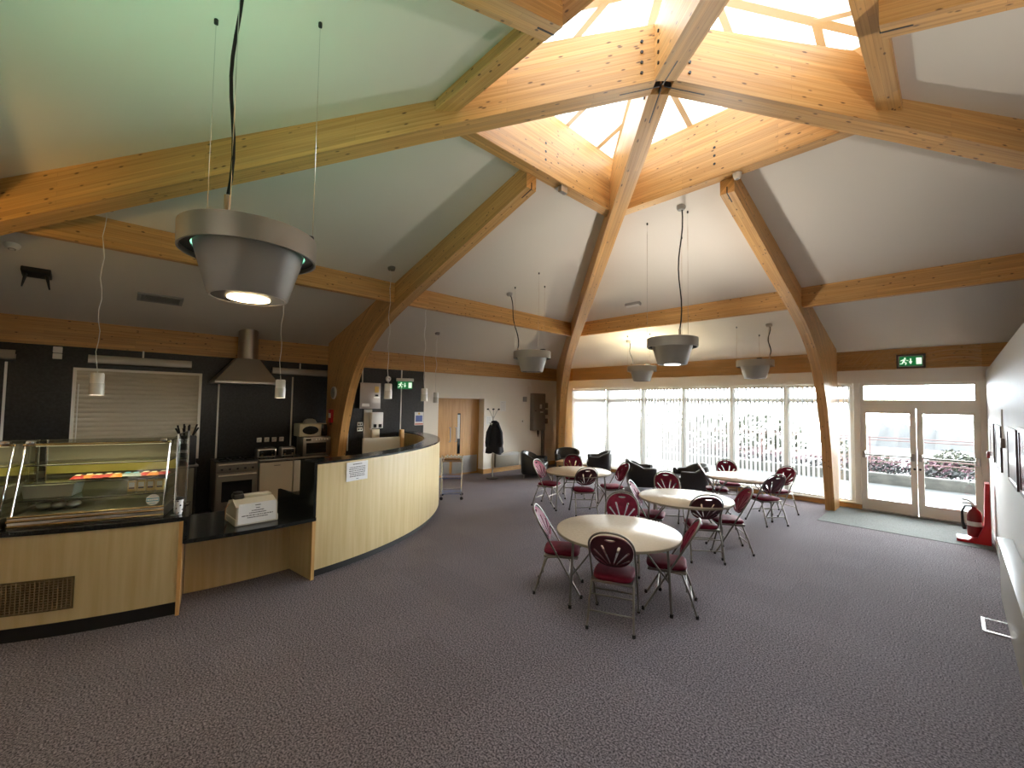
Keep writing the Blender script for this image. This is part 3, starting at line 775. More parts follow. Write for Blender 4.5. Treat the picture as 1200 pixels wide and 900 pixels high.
b = MB(); b.lathe([(0, 0), (1, 0), (1, .004), (0, .004)], 32); o = b.build('door_window', 'dark_glass', d); o.matrix_local = tr(.199, -.07, .14) @ rot('Y', R(90)) @ Matrix.Diagonal((.085, .155, 1, 1))
b = MB(); b.tube([(.2, .115, .05), (.225, .115, .06), (.225, .115, .22), (.2, .115, .23)], .011, 8); b.build('door_handle', 'appliance_white', d)
MB().rbox(.18, .198, .145, .258, .02, .26, .005).build('control_panel', 'dark_glass', t)
b = MB()
for y in (-.25, .23): b.box(-.15, .16, y, y+.02, 0, .014)
b.build('foot', 'black_rubber', t)
t = tag(empty('glass_bowl', (-7.45, -.62, 1.615)), 'grey glass bowl upside down on the cream microwave', 'bowl')
MB().lathe([(.135, 0), (.13, .03), (.10, .075), (.05, .095), (.0, .097), (.0, .09), (.05, .088), (.096, .07), (.125, .03), (.13, 0)], 24).build('bowl_wall', 'grey_plastic', t)

# shutter, lights, conduits on the black wall
WX = -WL+.02
t = tag(empty('roller_shutter', (WX, -3.27, 1.0)), 'closed beige roller shutter with white frame in the black kitchen wall', 'shutter')
b = MB(); b.box(0, .045, -.83, -.79, 0, 1.56); b.box(0, .045, .79, .83, 0, 1.56); b.box(0, .045, -.79, .79, 1.52, 1.56); b.box(0, .045, -.79, .79, -.04, 0); b.build('frame', 'white_frame', t)
b = MB()
for k in range(20):
    z = .0+k*.076; n = 5
    for j in range(n):
        a0, a1 = PI*j/n, PI*(j+1)/n
        p0 = (.004+.014*math.sin(a0), z+.076*j/n); p1 = (.004+.014*math.sin(a1), z+.076*(j+1)/n)
        b.quad((p0[0], -.79, p0[1]), (p0[0], .79, p0[1]), (p1[0], .79, p1[1]), (p1[0], -.79, p1[1]))
b.build('slat_curtain', 'slat_beige', t)
b = MB(); b.tube([(.05, -.76, 1.3), (.05, -.76, .02)], .008, 6); b.build('crank_rod', 'white_plastic', t)
def trough(y0, y1, z, label):
    t = tag(empty('trough_light', (WX, (y0+y1)/2, z)), label, 'wall light', 'metal trough lights under the eave beam'); h = (y1-y0)/2
    pr = [(0, -.05), (.05, -.075), (.10, -.055), (.115, .0), (.105, .07), (.09, .075), (.10, 0), (.085, -.04), (.05, -.055), (.012, -.04), (.0, .02)]
    b = MB(); n = len(pr); b.add([(x, y, q) for y in (-h, h) for x, q in pr], [tuple(range(n)), tuple(range(2*n-1, n-1, -1))]+[(i, (i+1) % n, n+(i+1) % n, n+i) for i in range(n)])
    b.build('trough', 'brushed_steel', t)
    b = MB(); b.tube([(.055, -h+.04, .0), (.055, h-.04, .0)], .012, 8); b.build('fluorescent_tube', 'white_plastic', t)
    b = MB(); b.box(0, .02, -.012, .012, .04, .2); b.build('conduit', 'white_plastic', t)
trough(-5.5, -4.70, 2.70, 'metal trough light at the far left of the kitchen wall'); trough(-3.94, -2.61, 2.70, 'long metal trough light above the roller shutter'); trough(-1.29, -.2, 2.68, 'metal trough light between extractor hood and timber arch')
def strip(y, z0, z1, label):
    t = tag(MB().rbox(0, .012, -.014, .014, 0, z1-z0, .002, 1).build('cover_strip', 'white_plastic'), label, 'cover strip', 'white cover strips on the black wall'); t.location = (WX, y, z0)
strip(-4.79, .95, 2.6, 'white strip on the black wall left of the roller shutter'); strip(-2.17, .95, 2.45, 'white strip on the black wall behind the range cooker'); strip(-.88, .95, 2.58, 'white strip on the black wall behind the microwaves')
strip(.33, .95, 2.75, 'white strip on the black wall just right of the timber arch'); strip(.64, 2.5, 2.89, 'short white strip above the grey water boiler'); strip(1.66, 1.3, 2.89, 'white strip running down from the hanging exit sign')
t = tag(empty('junction_box', (WX, -4.28, 2.68)), 'two small white boxes under the eave beam left of the shutter', 'junction box')
b = MB(); b.rbox(0, .06, -.05, .05, 0, .085, .006); b.build('lower_box', 'white_plastic', t); b = MB(); b.rbox(0, .06, -.05, .05, .095, .19, .006); b.build('upper_box', 'white_plastic', t)
# extractor hood
t = tag(empty('extractor_hood', (WX, -1.82, 2.38)), 'stainless steel extractor hood with round flue over the cooker', 'extractor hood')
b = MB(); b.lathe([(.165, .45), (.165, 1.22)], 28, (.32, .04, 0)); b.build('flue', 'steel', t)
b = MB(); A = [(0, -.50), (.62, -.50), (.62, .50), (0, .50)]; B = [(.15, -.16), (.50, -.16), (.50, .20), (.15, .20)]
b.add([(x, y, .05) for x, y in A]+[(x, y, .48) for x, y in B], [(0, 1, 2, 3), (4, 7, 6, 5)]+[(i, 4+i, 4+(i+1) % 4, (i+1) % 4) for i in range(4)]); b.build('canopy', 'brushed_steel', t)
b = MB(); b.rbox(-.0, .63, -.51, .51, 0, .05, .004); b.build('rim', 'steel', t)
b = MB(); b.lathe([(0, -.004), (.15, -.004), (.15, .003)], 24, (.33, 0, 0)); b.build('filter', 'grey_plastic', t)
# knife block and shelf seen past the glass screen
t = tag(empty('kitchen_cabinet', (-7.5, -3.0, 0)), 'dark kitchen cabinet below the roller shutter, behind the glass cabinets', 'cabinet')
MB().rbox(-.30, .25, -1.6, .48, .1, .92, .006).build('body', 'black_laminate', t)
MB().rbox(-.30, .28, -1.62, .50, .92, .955, .005).build('worktop', 'brushed_steel', t)
for k in range(3): MB().rbox(.25, .27, -1.58+.68*k, -.92+.68*k, .12, .90, .004).build('door', 'case_back', t)
MB().box(-.3, .2, -1.58, .46, 0, .1).build('plinth', 'black_plinth', t)
t = tag(empty('knife_block', (-7.3, -2.68, .957)), 'dark block of black handled utensils in front of the roller shutter', 'utensil holder')
b = MB(); b.rbox(-.08, .08, -.14, .14, 0, .5, .02); b.build('block', 'black_plastic', t)
b = MB()
for k in range(12):
    a = (k % 4-1.5)*.06; c = (k//4-1)*.04
    b.tube([(c, a, .5), (c*1.8, a*1.5+random.uniform(-.02, .02), .62+random.uniform(0, .08))], [.011, .014], 7)
b.build('utensil_handle', 'black_rubber', t)
# right part of the black wall
t = tag(empty('water_boiler', (WX, .72, 1.92)), 'grey wall hung water boiler box on the black wall', 'boiler')
MB().rbox(0, .27, -.25, .25, 0, .60, .01).build('body', 'black_plastic', t)
f = MB().rbox(.27, .285, -.25, .25, 0, .60, .006).build('front', 'boiler_front', t)
b = MB(); b.rbox(.285, .29, -.2, -.02, .05, .12, .001, 1); b.rbox(.285, .29, .08, .22, .25, .275, .001, 1); b.build('print_label', 'white_plastic', f)
b = MB(); b.rbox(.285, .292, .11, .19, .29, .33, .002, 1); b.build('display', 'dark_glass', f)
b = MB(); b.rbox(.285, .289, .10, .2, .38, .52, .002, 1); b.build('yellow_label', 'pack_yellow', f)
t = tag(MB().rbox(0, .018, -.10, .10, 0, .68, .003, 1).build('boiler_back_plate', 'white_plastic'), 'pale vertical panel hanging below the grey water boiler', 'panel'); t.location = (WX, .80, 1.22)
t = tag(empty('towel_dispenser', (WX+.02, .98, 1.45)), 'white paper towel dispenser on the black wall below the boiler', 'dispenser')
MB().rbox(0, .12, -.15, .15, 0, .38, .015).build('cover', 'white_plastic', t)
b = MB(); 
for y in (-.06, .07): b.rbox(.12, .124, y-.04, y+.04, .02, .10, .002, 1)
b.build('window', 'dark_glass', t)
t = tag(empty('soap_dispenser', (WX+.02, .96, 1.19)), 'small cream soap dispenser just under the white towel dispenser', 'dispenser')
MB().rbox(0, .10, -.10, .10, 0, .24, .02).build('cover', 'mw_cream', t); MB().rbox(.03, .08, -.02, .02, -.03, .0, .004).build('nozzle', 'black_plastic', t)
for k, z in enumerate((1.51, 1.39)):
    t = tag(empty('double_socket', (WX, .61, z)), '%s of two white sockets left of the towel dispenser' % ('upper', 'lower')[k], 'socket', 'double sockets beside the boiler')
    MB().rbox(0, .02, -.065, .065, 0, .09, .004).build('plate', 'white_plastic', t)
    b = MB(); b.box(.02, .024, -.045, -.01, .025, .06); b.box(.02, .024, .012, .045, .025, .06); b.build('outlet', 'black_plastic', t)
t = tag(empty('service_screen', (-6.62, .58, 0)), 'cream panel with a wooden end post behind the curved counter', 'screen')
MB().rbox(-.02, .02, -.42, .42, 0, 1.325, .004).build('panel', 'cream_laminate', t)
MB().rbox(-.03, .05, .42, .50, 0, 1.48, .004).build('end_post', 'edge_wood', t)
# running man sign drawn as flat shapes
def pict(mb, cx, cz, s, y, flip=1):
    def q(pts): mb.add([(cx+flip*x*s, y, cz+z*s) for x, z in pts], [tuple(range(len(pts)))])
    q([(-.06+.09*math.cos(k*PI/5)+.1, .36+.09*math.sin(k*PI/5)) for k in range(10)])            # head
    q([(-.10, .25), (.08, .25), (.02, -.05), (-.18, -.05)])                                       # trunk
    q([(-.10, .25), (-.34, .14), (-.36, .05), (-.30, .05), (-.08, .16)]); q([(.06, .24), (.22, .06), (.34, .10), (.34, .16), (.2, .15), (.08, .25)])
    q([(.02, -.05), (.20, -.16), (.12, -.42), (.04, -.42), (.08, -.2), (-.1, -.08)]); q([(-.18, -.05), (-.06, -.05), (-.16, -.28), (-.42, -.30), (-.42, -.22), (-.22, -.2)])
def exit_sign(name, loc, rz, label, w, h, fr):
    t = tag(empty(name, loc, rz), label, 'exit sign', 'green emergency exit signs')
    if fr:
        MB().rbox(-w/2-.045, w/2+.045, -.035, 0, -.045, h+.045, .004).build('case', 'sign_frame', t)
        MB().box(-w/2-.015, w/2+.015, -.038, -.034, -.015, h+.015).build('border', 'grey_plastic', t)
        MB().box(-w/2, w/2, -.042, -.037, 0, h).build('sign_face', 'green_sign', t); y = -.0435
    else:
        MB().rbox(-w/2-.03, w/2+.03, -.035, .035, h, h+.075, .01).build('case', 'white_plastic', t)
        MB().box(-w/2, w/2, -.006, .006, 0, h).build('sign_face', 'green_sign', t); y = -.0075
    b = MB(); pict(b, -w*.27, h*.48, h*.92, y)
    b.add([(x*h+.0, y, h*.5+z*h) for x, z in ((-.05, .3), (.05, .3), (.05, -.02), (.15, -.02), (0, -.32), (-.15, -.02), (-.05, -.02))], [tuple(range(7))])
    b.add([(w*.24, y, h*.15), (w*.24+h*.42, y, h*.15), (w*.24+h*.42, y, h*.85), (w*.24, y, h*.85)], [(0, 1, 2, 3)])
    b.build('pictogram', 'sign_glow', t)
exit_sign('exit_sign', (-7.62, 1.66, 2.41), R(90)-R(25), 'green exit sign hanging from a white case at the black wall', .36, .19, False)
exit_sign('exit_sign', (1.26, H-.004, 2.95), 0, 'framed green exit sign on the eave beam above the glass doors', .33, .185, True)
t = tag(empty('smoke_alarm', (WX, 1.30, 2.65), 0), 'small round white alarm on the black wall beside the hanging exit sign', 'alarm')
b = MB(); b.lathe([(0, .04), (.03, .04), (.06, .025), (.07, 0)], 20); o = b.build('case', 'white_plastic', t); o.rotation_euler = (0, R(90), 0)
b = MB(); b.lathe([(0, .045), (.022, .045), (.024, .035)], 12); o = b.build('sensor', 'grey_plastic', t); o.rotation_euler = (0, R(90), 0)
t = tag(empty('wall_poster', (WX+.004, 2.19, 1.49)), 'white notice with a blue block and red strip on the black wall edge', 'poster')
MB().box(0, .003, -.13, .13, 0, .34).build('paper', 'white_paper', t)
MB().box(.003, .0042, -.10, .10, .09, .25).build('blue_block', 'poster_blue', t); MB().box(.003, .0042, -.12, .12, .015, .045).build('red_strip', 'poster_red', t)
b = MB(); b.lathe([(0, .0015), (.03, .0015), (.03, 0)], 16); o = b.build('emblem', 'pack_yellow', t); o.location = (.003, 0, .30); o.rotation_euler = (0, R(90), 0)
# on the timber arch of the kitchen
t = tag(empty('wall_clock', (-7.2, -.232, 2.26)), 'round white wall clock on the side of the timber arch', 'clock')
b = MB(); b.lathe([(0, .03), (.12, .03), (.13, .025), (.135, 0)], 32); o = b.build('rim', 'white_plastic', t); o.rotation_euler = (R(90), 0, 0)
b = MB(); b.lathe([(0, .0315), (.11, .0315), (.11, .03)], 32); o = b.build('dial', 'grey_plastic', t); o.rotation_euler = (R(90), 0, 0)
b = MB(); b.box(-.004, .004, -.035, -.033, 0, .085); b.box(-.0, .06, -.037, -.035, -.004, .004); b.build('hand', 'black_plastic', t)
t = tag(empty('fire_blanket', (-7.28, -.232, 1.63)), 'red fire blanket case on the timber arch below the clock', 'fire blanket')
MB().rbox(-.09, .09, -.05, 0, 0, .28, .012).build('case', 'red_plastic', t); MB().rbox(-.06, .06, -.054, -.049, .1, .2, .001, 1).build('print_label', 'white_plastic', t)
b = MB(); 
for s in (-.03, .03): b.box(s-.01, s+.01, -.03, -.022, -.05, .01)
b.build('pull_tab', 'black_plastic', t)
t = tag(empty('ice_tray', cp(27, 3.6, .921), R(27)), 'white tray on the worktop just behind the curved counter cap', 'tray')
b = MB(); b.rbox(-.12, .12, -.16, .16, 0, .02, .006); b.rbox(-.12, .12, -.16, -.145, .02, .05, .004); b.rbox(-.12, .12, .145, .16, .02, .05, .004); b.build('dish', 'white_plastic', t)

# ------------------------------------------------------------------ white part of the left wall
for k, (y, z, w_, h_, lb) in enumerate(((5.17, 2.0, .24, .32, 'white notice on the wall above the coat stand'), (4.62, 1.57, .22, .24, 'white notice on the wall beside the oak doors'))):
    t = tag(empty('wall_notice', (-WL, y, z)), lb, 'notice', 'notices by the oak doors')
    MB().box(0, .003, -w_/2, w_/2, -h_/2, h_/2).build('paper', 'white_paper', t)
    b = MB()
    for r_ in range(5):
        for q in range(3):
            yy = -w_*.36+q*w_*.25; zz = h_*.36-r_*h_*.17
            b.box(.003, .004, yy, yy+w_*.16, zz-.008, zz)
    b.build('lettering', 'grey_plastic', t)
t = tag(empty('wall_heater', (-WL, 5.32, .15)), 'cream panel heater low on the wall behind the coat stand', 'heater')
MB().rbox(0, .09, -.49, .50, 0, .42, .012).build('casing', 'heater_metal', t)
b = MB(); 
for k in range(5): b.box(.09, .093, -.45, .46, .34+.012*k, .345+.012*k)
b.build('grille', 'grey_plastic', t)
t = tag(empty('electrical_cabinet', (-WL, 6.66, 1.21)), 'grey metal electrical cabinet on the wall near the corner', 'electrical cabinet')
MB().rbox(0, .16, -.28, .28, 0, 1.22, .006).build('body', 'grey_metal', t)
d = MB().rbox(.16, .175, -.275, .275, .005, 1.215, .004).build('door', 'grey_metal', t)
b = MB(); b.box(.175, .178, .0, .10, .72, .86); b.box(.175, .178, .02, .16, .58, .63); b.build('print_label', 'white_plastic', d)
b = MB(); b.tube([(.175, -.2, .65), (.19, -.2, .65)], .02, 10); b.build('lock', 'black_plastic', d)
t = tag(empty('cable_trunking', (-WL, 6.98, 0)), 'dark vertical cable trunking right of the electrical cabinet', 'trunking')
MB().rbox(0, .07, -.05, .05, .13, 2.43, .004).build('duct', 'grey_metal', t)
b = MB()
for z in (1.42, 1.72, 1.95): b.rbox(.0, .08, .07, .20, z, z+.17, .006)
b.build('switch_box', 'grey_metal', t)
t = tag(empty('emergency_lamp', (-WL, 6.1, 2.15)), 'small twin headed emergency lamp left of the electrical cabinet', 'lamp')
MB().rbox(0, .06, -.07, .07, 0, .16, .006).build('case', 'grey_plastic', t)
b = MB(); b.tube([(.03, .03, .16), (.04, .10, .50), (.04, .22, .60), (.03, .30, .45), (.03, .31, .28)], .008, 6); b.build('cable', 'white_plastic', t)
t = tag(empty('light_switch', (-WL, 6.02, 1.46)), 'small light switch on the wall left of the electrical cabinet', 'switch')
MB().rbox(0, .012, -.06, .06, 0, .12, .003).build('plate', 'white_plastic', t); MB().rbox(.012, .018, -.02, .02, .035, .085, .002, 1).build('rocker', 'grey_metal', t)
t = tag(empty('cable_end', (-WL, 6.72, .98)), 'small black cable end hanging under the electrical cabinet', 'cable end')
b = MB(); b.lathe([(.035, .22), (.03, .12), (.008, 0)], 10, (.05, 0, 0)); b.build('cone', 'black_plastic', t)
# coat stand
t = tag(empty('coat_stand', (-7.1, 4.15, 0)), 'grey metal coat stand with black hooks beside the oak doors', 'coat stand')
b = MB(); b.lathe([(0, .03), (.05, .035), (.17, .02), (.18, 0), (0, 0)], 28); b.build('base', 'black_plastic', t)
b = MB(); b.tube([(0, 0, .02), (0, 0, 1.72)], .02, 12); b.build('pole', 'steel', t)
for k in range(6):
    a = k*PI/3+.3; b = MB()
    b.tube([(.015*math.cos(a), .015*math.sin(a), 1.66), (.05*math.cos(a), .05*math.sin(a), 1.74), (.11*math.cos(a), .11*math.sin(a), 1.86), (.17*math.cos(a), .17*math.sin(a), 1.915)], .008, 6)
    h = b.build('hook', 'steel', t)
    b = MB(); b.ball((.175*math.cos(a), .175*math.sin(a), 1.92), .03, .03, .022); b.build('knob', 'black_plastic', h)
    b = MB(); b.tube([(.015*math.cos(a), .015*math.sin(a), 1.50), (.08*math.cos(a), .08*math.sin(a), 1.5), (.11*math.cos(a), .11*math.sin(a), 1.54)], .007, 6); b.build('lower_peg', 'black_plastic', h)
t = tag(empty('coat', (-7.02, 4.14, .72), R(42)), 'dark navy coat hanging on the coat stand', 'coat')
b = MB(); nz, nk = 16, 26; vs = []
for i in range(nz):
    f = i/(nz-1); z = f*.86
    rx = .235-.165*f**1.3; ry = .125-.065*f
    if f > .85: rx *= 1-.5*(f-.85)/.15; ry *= 1-.3*(f-.85)/.15
    for k in range(nk):
        a = 2*PI*k/nk; fold = 1+(.10*math.sin(5*a+2*f)+.06*math.sin(9*a))*(1-f*.8)
        vs.append((rx*math.cos(a)*fold, ry*math.sin(a)*fold, z + (.05*math.sin(a*2) if i == 0 else 0)))
b.add(vs, [(i*nk+k, i*nk+(k+1) % nk, (i+1)*nk+(k+1) % nk, (i+1)*nk+k) for i in range(nz-1) for k in range(nk)]+[tuple((nz-1)*nk+k for k in range(nk))])
b.build('body', 'coat_cloth', t, 60)
for s in (-1, 1):
    b = MB(); b.tube([(s*.09, -.03, .76), (s*.17, -.07, .55), (s*.20, -.09, .28), (s*.19, -.10, .16)], [.05, .062, .055, .05], 10); b.build('sleeve', 'coat_cloth', t, 60)
b = MB(); b.tube([(-.08, 0, .84), (-.04, -.05, .86), (.04, -.05, .86), (.09, .0, .82), (.12, -.02, .74)], .03, 8); b.build('collar', 'coat_cloth', t, 60)
# tea trolley
t = tag(empty('tea_trolley', (-5.838, 1.87, 0), R(52.8)), 'chrome tea trolley with blue trays at the end of the curved counter', 'trolley')
HX, HY = .215, .22
b = MB()
for x in (-HX, HX):
    b.tube([(x, -HY, .07), (x, -HY, .84)], .012, 8); b.tube([(x, HY, .07), (x, HY, .84)], .012, 8)
b.build('upright', 'chrome', t)
for x in (-HX, HX):
    b = MB(); b.tube([(x, -HY, .84), (x*1.0, -HY, .88), (x*1.06, -HY+.04, .90), (x*1.06, HY-.04, .90), (x, HY, .88), (x, HY, .84)], .012, 8); b.build('handle', 'chrome', t)
for z, m in ((.12, 'tray_blue'), (.45, 'tray_blue'), (.81, 'food_brown')):
    b = MB(); b.rbox(-HX+.01, HX-.01, -HY+.01, HY-.01, z, z+.012, .004, 1); o = b.build('tray', m, t)
    b = MB(); b.tube([(-HX, -HY, z+.03), (HX, -HY, z+.03), (HX, HY, z+.03), (-HX, HY, z+.03)], .007, 6, closed=True); b.build('tray_rail', 'chrome', o)
for x in (-HX, HX):
    for y in (-HY, HY):
        b = MB(); b.tube([(x-.0, y-.012, .035), (x, y+.012, .035)], .035, 14); b.tube([(x, y, .04), (x, y, .08)], .009, 6); b.build('caster', 'black_rubber', t)
t = tag(empty('condiment_basket', (-5.838, 1.87, .824), R(52.8)), 'basket of sachets and napkins on top of the tea trolley', 'basket')
b = MB(); b.rbox(-.17, .17, -.14, .14, 0, .05, .01); b.build('basket_tray', 'food_brown', t)
b = MB()
for k in range(9): b.rbox(-.16+.04*k, -.13+.04*k, -.09+.02*(k % 3), .05, .05, .09+.02*(k % 2), .004, 1)
b.build('sachet', 'white_paper', t)

# ------------------------------------------------------------------ right partition
def picture(y0, y1, z0, z1, m, label):
    t = tag(empty('framed_picture', (XR, (y0+y1)/2, z0)), label, 'picture', 'framed pictures on the white partition'); h = (y1-y0)/2; hz = z1-z0
    b = MB(); q = .035
    b.box(-.018, 0, -h, -h+q, 0, hz); b.box(-.018, 0, h-q, h, 0, hz); b.box(-.018, 0, -h+q, h-q, hz-q, hz); b.box(-.018, 0, -h+q, h-q, 0, q)
    b.build('frame', 'picture_dark', t)
    o = MB().box(-.012, -.002, -h+q, h-q, q, hz-q).build('print', m, t)
    return t
picture(5.8, 6.7, 1.33, 1.9, 'picture_brown', 'brown framed picture on the white partition, the farthest one')
picture(4.35, 5.3, 1.33, 1.9, 'picture_white', 'pale framed picture on the white partition between two others')
picture(2.35, 3.3, 1.36, 1.92, 'picture_white', 'glazed framed picture on the white partition reflecting the windows')
picture(1.2, 2.1, 1.38, 1.95, 'picture_red', 'dark red framed picture at the right edge of the view')
t = tag(empty('thermostat', (XR, 3.95, 1.66)), 'small dark thermostat with a cable above it on the white partition', 'thermostat')
MB().rbox(-.035, 0, -.06, .06, 0, .11, .005).build('case', 'grey_metal', t); b = MB(); b.tube([(-.01, .02, .11), (-.012, .05, .26), (-.01, .08, .45)], .008, 6); b.build('cable', 'white_plastic', t)
t = tag(empty('fire_alarm_button', (XR, 6.9, 1.31)), 'small red fire alarm button on the partition by the glass doors', 'alarm button')
MB().rbox(-.05, 0, -.055, .055, 0, .11, .008).build('case', 'dark_red', t); MB().rbox(-.054, -.049, -.035, .035, .025, .085, .002, 1).build('glass_plate', 'white_plastic', t)
t = tag(empty('convector_heater', (XR, 1.9, .0)), 'long low cream convector heater along the white partition', 'heater')
MB().rbox(-.10, -.002, -1.7, 1.35, .12, .72, .008).build('casing', 'heater_metal', t)
MB().rbox(-.115, -.002, -1.7, 1.36, .72, .75, .008).build('top_grille', 'heater_metal', t)
MB().rbox(-.08, -.002, -1.68, 1.33, .0, .12, .004).build('base', 'heater_metal', t)
t = tag(empty('floor_box', (2.09, 2.63, 0)), 'steel floor socket box in the carpet near the heater', 'floor box')
MB().rbox(-.10, .10, -.19, .19, .001, .008, .002, 1).build('lid', 'steel', t); MB().box(-.085, .095, -.15, .17, .008, .011).build('carpet_insert', 'carpet', t)
MB().rbox(-.11, -.10, -.19, .19, .0, .012, .002, 1).build('edge_trim', 'white_plastic', t)
# fire extinguisher on its red stand
t = tag(empty('extinguisher_stand', (2.02, 6.42, 0)), 'red plastic fire extinguisher stand against the white partition', 'extinguisher stand')
pr = [(-.20, 0), (.17, 0), (.17, .95), (.12, .95), (.10, .30), (.03, .10), (-.08, .055), (-.20, .05)]
b = MB(); n = len(pr); b.add([(x, y, z) for y in (-.16, .16) for x, z in pr], [tuple(range(n)), tuple(range(2*n-1, n-1, -1))]+[(i, (i+1) % n, n+(i+1) % n, n+i) for i in range(n)]); b.build('stand_body', 'red_plastic', t)
MB().rbox(-.205, -.18, -.15, .15, .0, .06, .01).build('front_lip', 'white_plastic', t)
t = tag(empty('fire_extinguisher', (2.02, 6.42, .085)), 'dark red fire extinguisher with black hose standing on the red stand', 'fire extinguisher')
b = MB(); b.lathe([(0, 0), (.078, .0), (.085, .015), (.085, .34), (.07, .40), (.03, .44), (.028, .47), (0, .47)], 24); b.build('cylinder', 'dark_red', t)
b = MB(); b.rbox(-.03, .03, -.025, .025, .46, .50, .006); b.tube([(0, 0, .49), (-.06, 0, .52), (-.13, 0, .51)], .012, 7); b.tube([(0, 0, .50), (-.06, 0, .56), (-.13, 0, .57)], .011, 7); b.build('valve_lever', 'steel', t)
b = MB(); b.tube([(-.02, -.03, .48), (-.10, -.04, .47), (-.135, -.04, .38), (-.13, -.03, .2), (-.11, -.02, .10)], [.012, .012, .014, .018, .026], 8); b.build('hose', 'black_rubber', t)
MB().lathe([(.0855, .17), (.0862, .17), (.0862, .24), (.0855, .24)], 24).build('print_label', 'white_plastic', t)
# door mat
tag(MB().rbox(.02, 2.2, 6.0, 7.74, 0, .006, .002, 1).build('door_mat', 'mat_grey'), 'grey green entrance mat in front of the glass doors', 'mat')

# ------------------------------------------------------------------ round tables
def make_table(name, loc, rz, label):
    t = tag(empty(name, loc, rz), label, 'table', 'round folding tables')
    RR = .655
    b = MB(); b.lathe([(0, .735), (RR-.004, .735), (RR, .731), (RR, .729)], 72); b.lathe([(0, .705), (RR, .705)], 72); b.build('tabletop', 'table_top', t, 50)
    b = MB(); b.lathe([(RR, .7295), (RR+.003, .728), (RR+.003, .706), (RR, .7045)], 72); b.build('edge_band', 'table_edge', t)
    b = MB(); b.box(-.50, .50, -.30, -.27, .665, .705); b.box(-.50, .50, .27, .30, .665, .705)
    for s in (-1, 1): b.box(s*.47-.015, s*.47+.015, -.30, .30, .66, .704)
    b.build('underframe', 'black_plastic', t)
    for sx in (-1, 1):
        for sy in (-1, 1):
            b = MB(); b.tube([(sx*.47, sy*.27, .69), (sx*.50, sy*.31, .012)], .0135, 8); lg = b.build('leg', 'chair_metal', t)
            b = MB(); b.lathe([(.018, 0), (.018, .03), (.014, .035)], 10, (sx*.50, sy*.31, 0)); b.build('foot', 'black_rubber', lg)
            b = MB(); b.tube([(sx*.2, sy*.27, .69), (sx*.486, sy*.293, .32)], .009, 6); b.build('brace', 'chair_metal', t)
        b = MB(); b.tube([(sx*.485, -.29, .34), (sx*.485, .29, .34)], .010, 6); b.build('stretcher', 'chair_metal', t)
    return t
T1 = make_table('round_table', (-.72, .40, 0), R(37), 'nearest round table with a bare beige top')
TB = [((-.96, 2.60, 0), R(20), 'round table in the middle, between the nearest table and the black armchairs'),
      ((-3.50, 3.33, 0), R(50), 'round table nearest the coat stand, at the far left of the tables'),
      ((-1.06, 5.33, 0), R(15), 'round table next to the window blinds, at the far right')]
for p, a, l in TB:
    c = copy_tree(T1); c.location = p; c.rotation_euler = (0, 0, a); c['label'] = l

# ------------------------------------------------------------------ folding fan-back chairs
INC = .60                   # the back tube runs straight from the front foot to the top: y = Y0 - INC*z
Y0 = .235
KW = math.sqrt(1+INC*INC)
def onback(x, w, d=0.):      # point on the inclined back plane; w is length up the tube, d in front of it
    z = w/KW; return (x, Y0-INC*z+d/KW, z+d*INC/KW)
def fan_panel(d0, th_):
    bm = bmesh.new(); loops = []
    cw = .85; a, bt, bb = .200, .205, .190
    outer = []
    for k in range(48):
        th = 2*PI*k/48; c_, s_ = math.cos(th), math.sin(th)
        if s_ >= 0: outer.append((a*math.copysign(abs(c_)**.9, c_), cw+bt*s_**.95))
        else: outer.append((a*math.copysign(abs(c_)**.8, c_), cw-bb*abs(s_)**.9))
    loops.append(outer)
    ow = cw-bb-.012
    for ang, r0, r1 in ((-58, .07, .185), (-38, .06, .255), (-16, .055, .285), (16, .055, .285), (38, .06, .255), (58, .07, .185)):
        t = R(ang); dx, dw = math.sin(t), math.cos(t); nx, nw = dw, -dx
        pts = []
        for k in range(5):
            q = PI*k/4; pts.append((dx*r1+nx*.013*math.cos(q)+dx*.012*math.sin(q), ow+dw*r1+nw*.013*math.cos(q)+dw*.012*math.sin(q)))
        for k in range(5):
            q = PI+PI*k/4; pts.append((dx*r0+nx*.006*math.cos(q)+dx*.005*math.sin(q), ow+dw*r0+nw*.006*math.cos(q)+dw*.005*math.sin(q)))
        loops.append(pts)
    hole = []
    for k in range(14):
        th = 2*PI*k/14; hole.append((.052*math.cos(th), 1.008+(.012 if math.sin(th) > 0 else .017)*math.sin(th)))
    loops.append(hole)
    edges = []
    for lp in loops:
        vs = [bm.verts.new((x, 0, w)) for x, w in lp]
        edges += [bm.edges.new((vs[i], vs[(i+1) % len(vs)])) for i in range(len(vs))]
    bmesh.ops.triangle_fill(bm, use_beauty=True, use_dissolve=False, edges=edges)
    faces = bm.faces[:]
    ret = bmesh.ops.extrude_face_region(bm, geom=faces)
    for v in [g for g in ret['geom'] if isinstance(g, bmesh.types.BMVert)]: v.co.y += th_
    for v in bm.verts:
        x, d, w = v.co
        bow = -.028*(1-(x/.2)**2)         # shallow curve of the shell
        v.co = Vector(onback(x, w, d+d0+bow))
    mb = MB(); mb.bm(bm); return mb
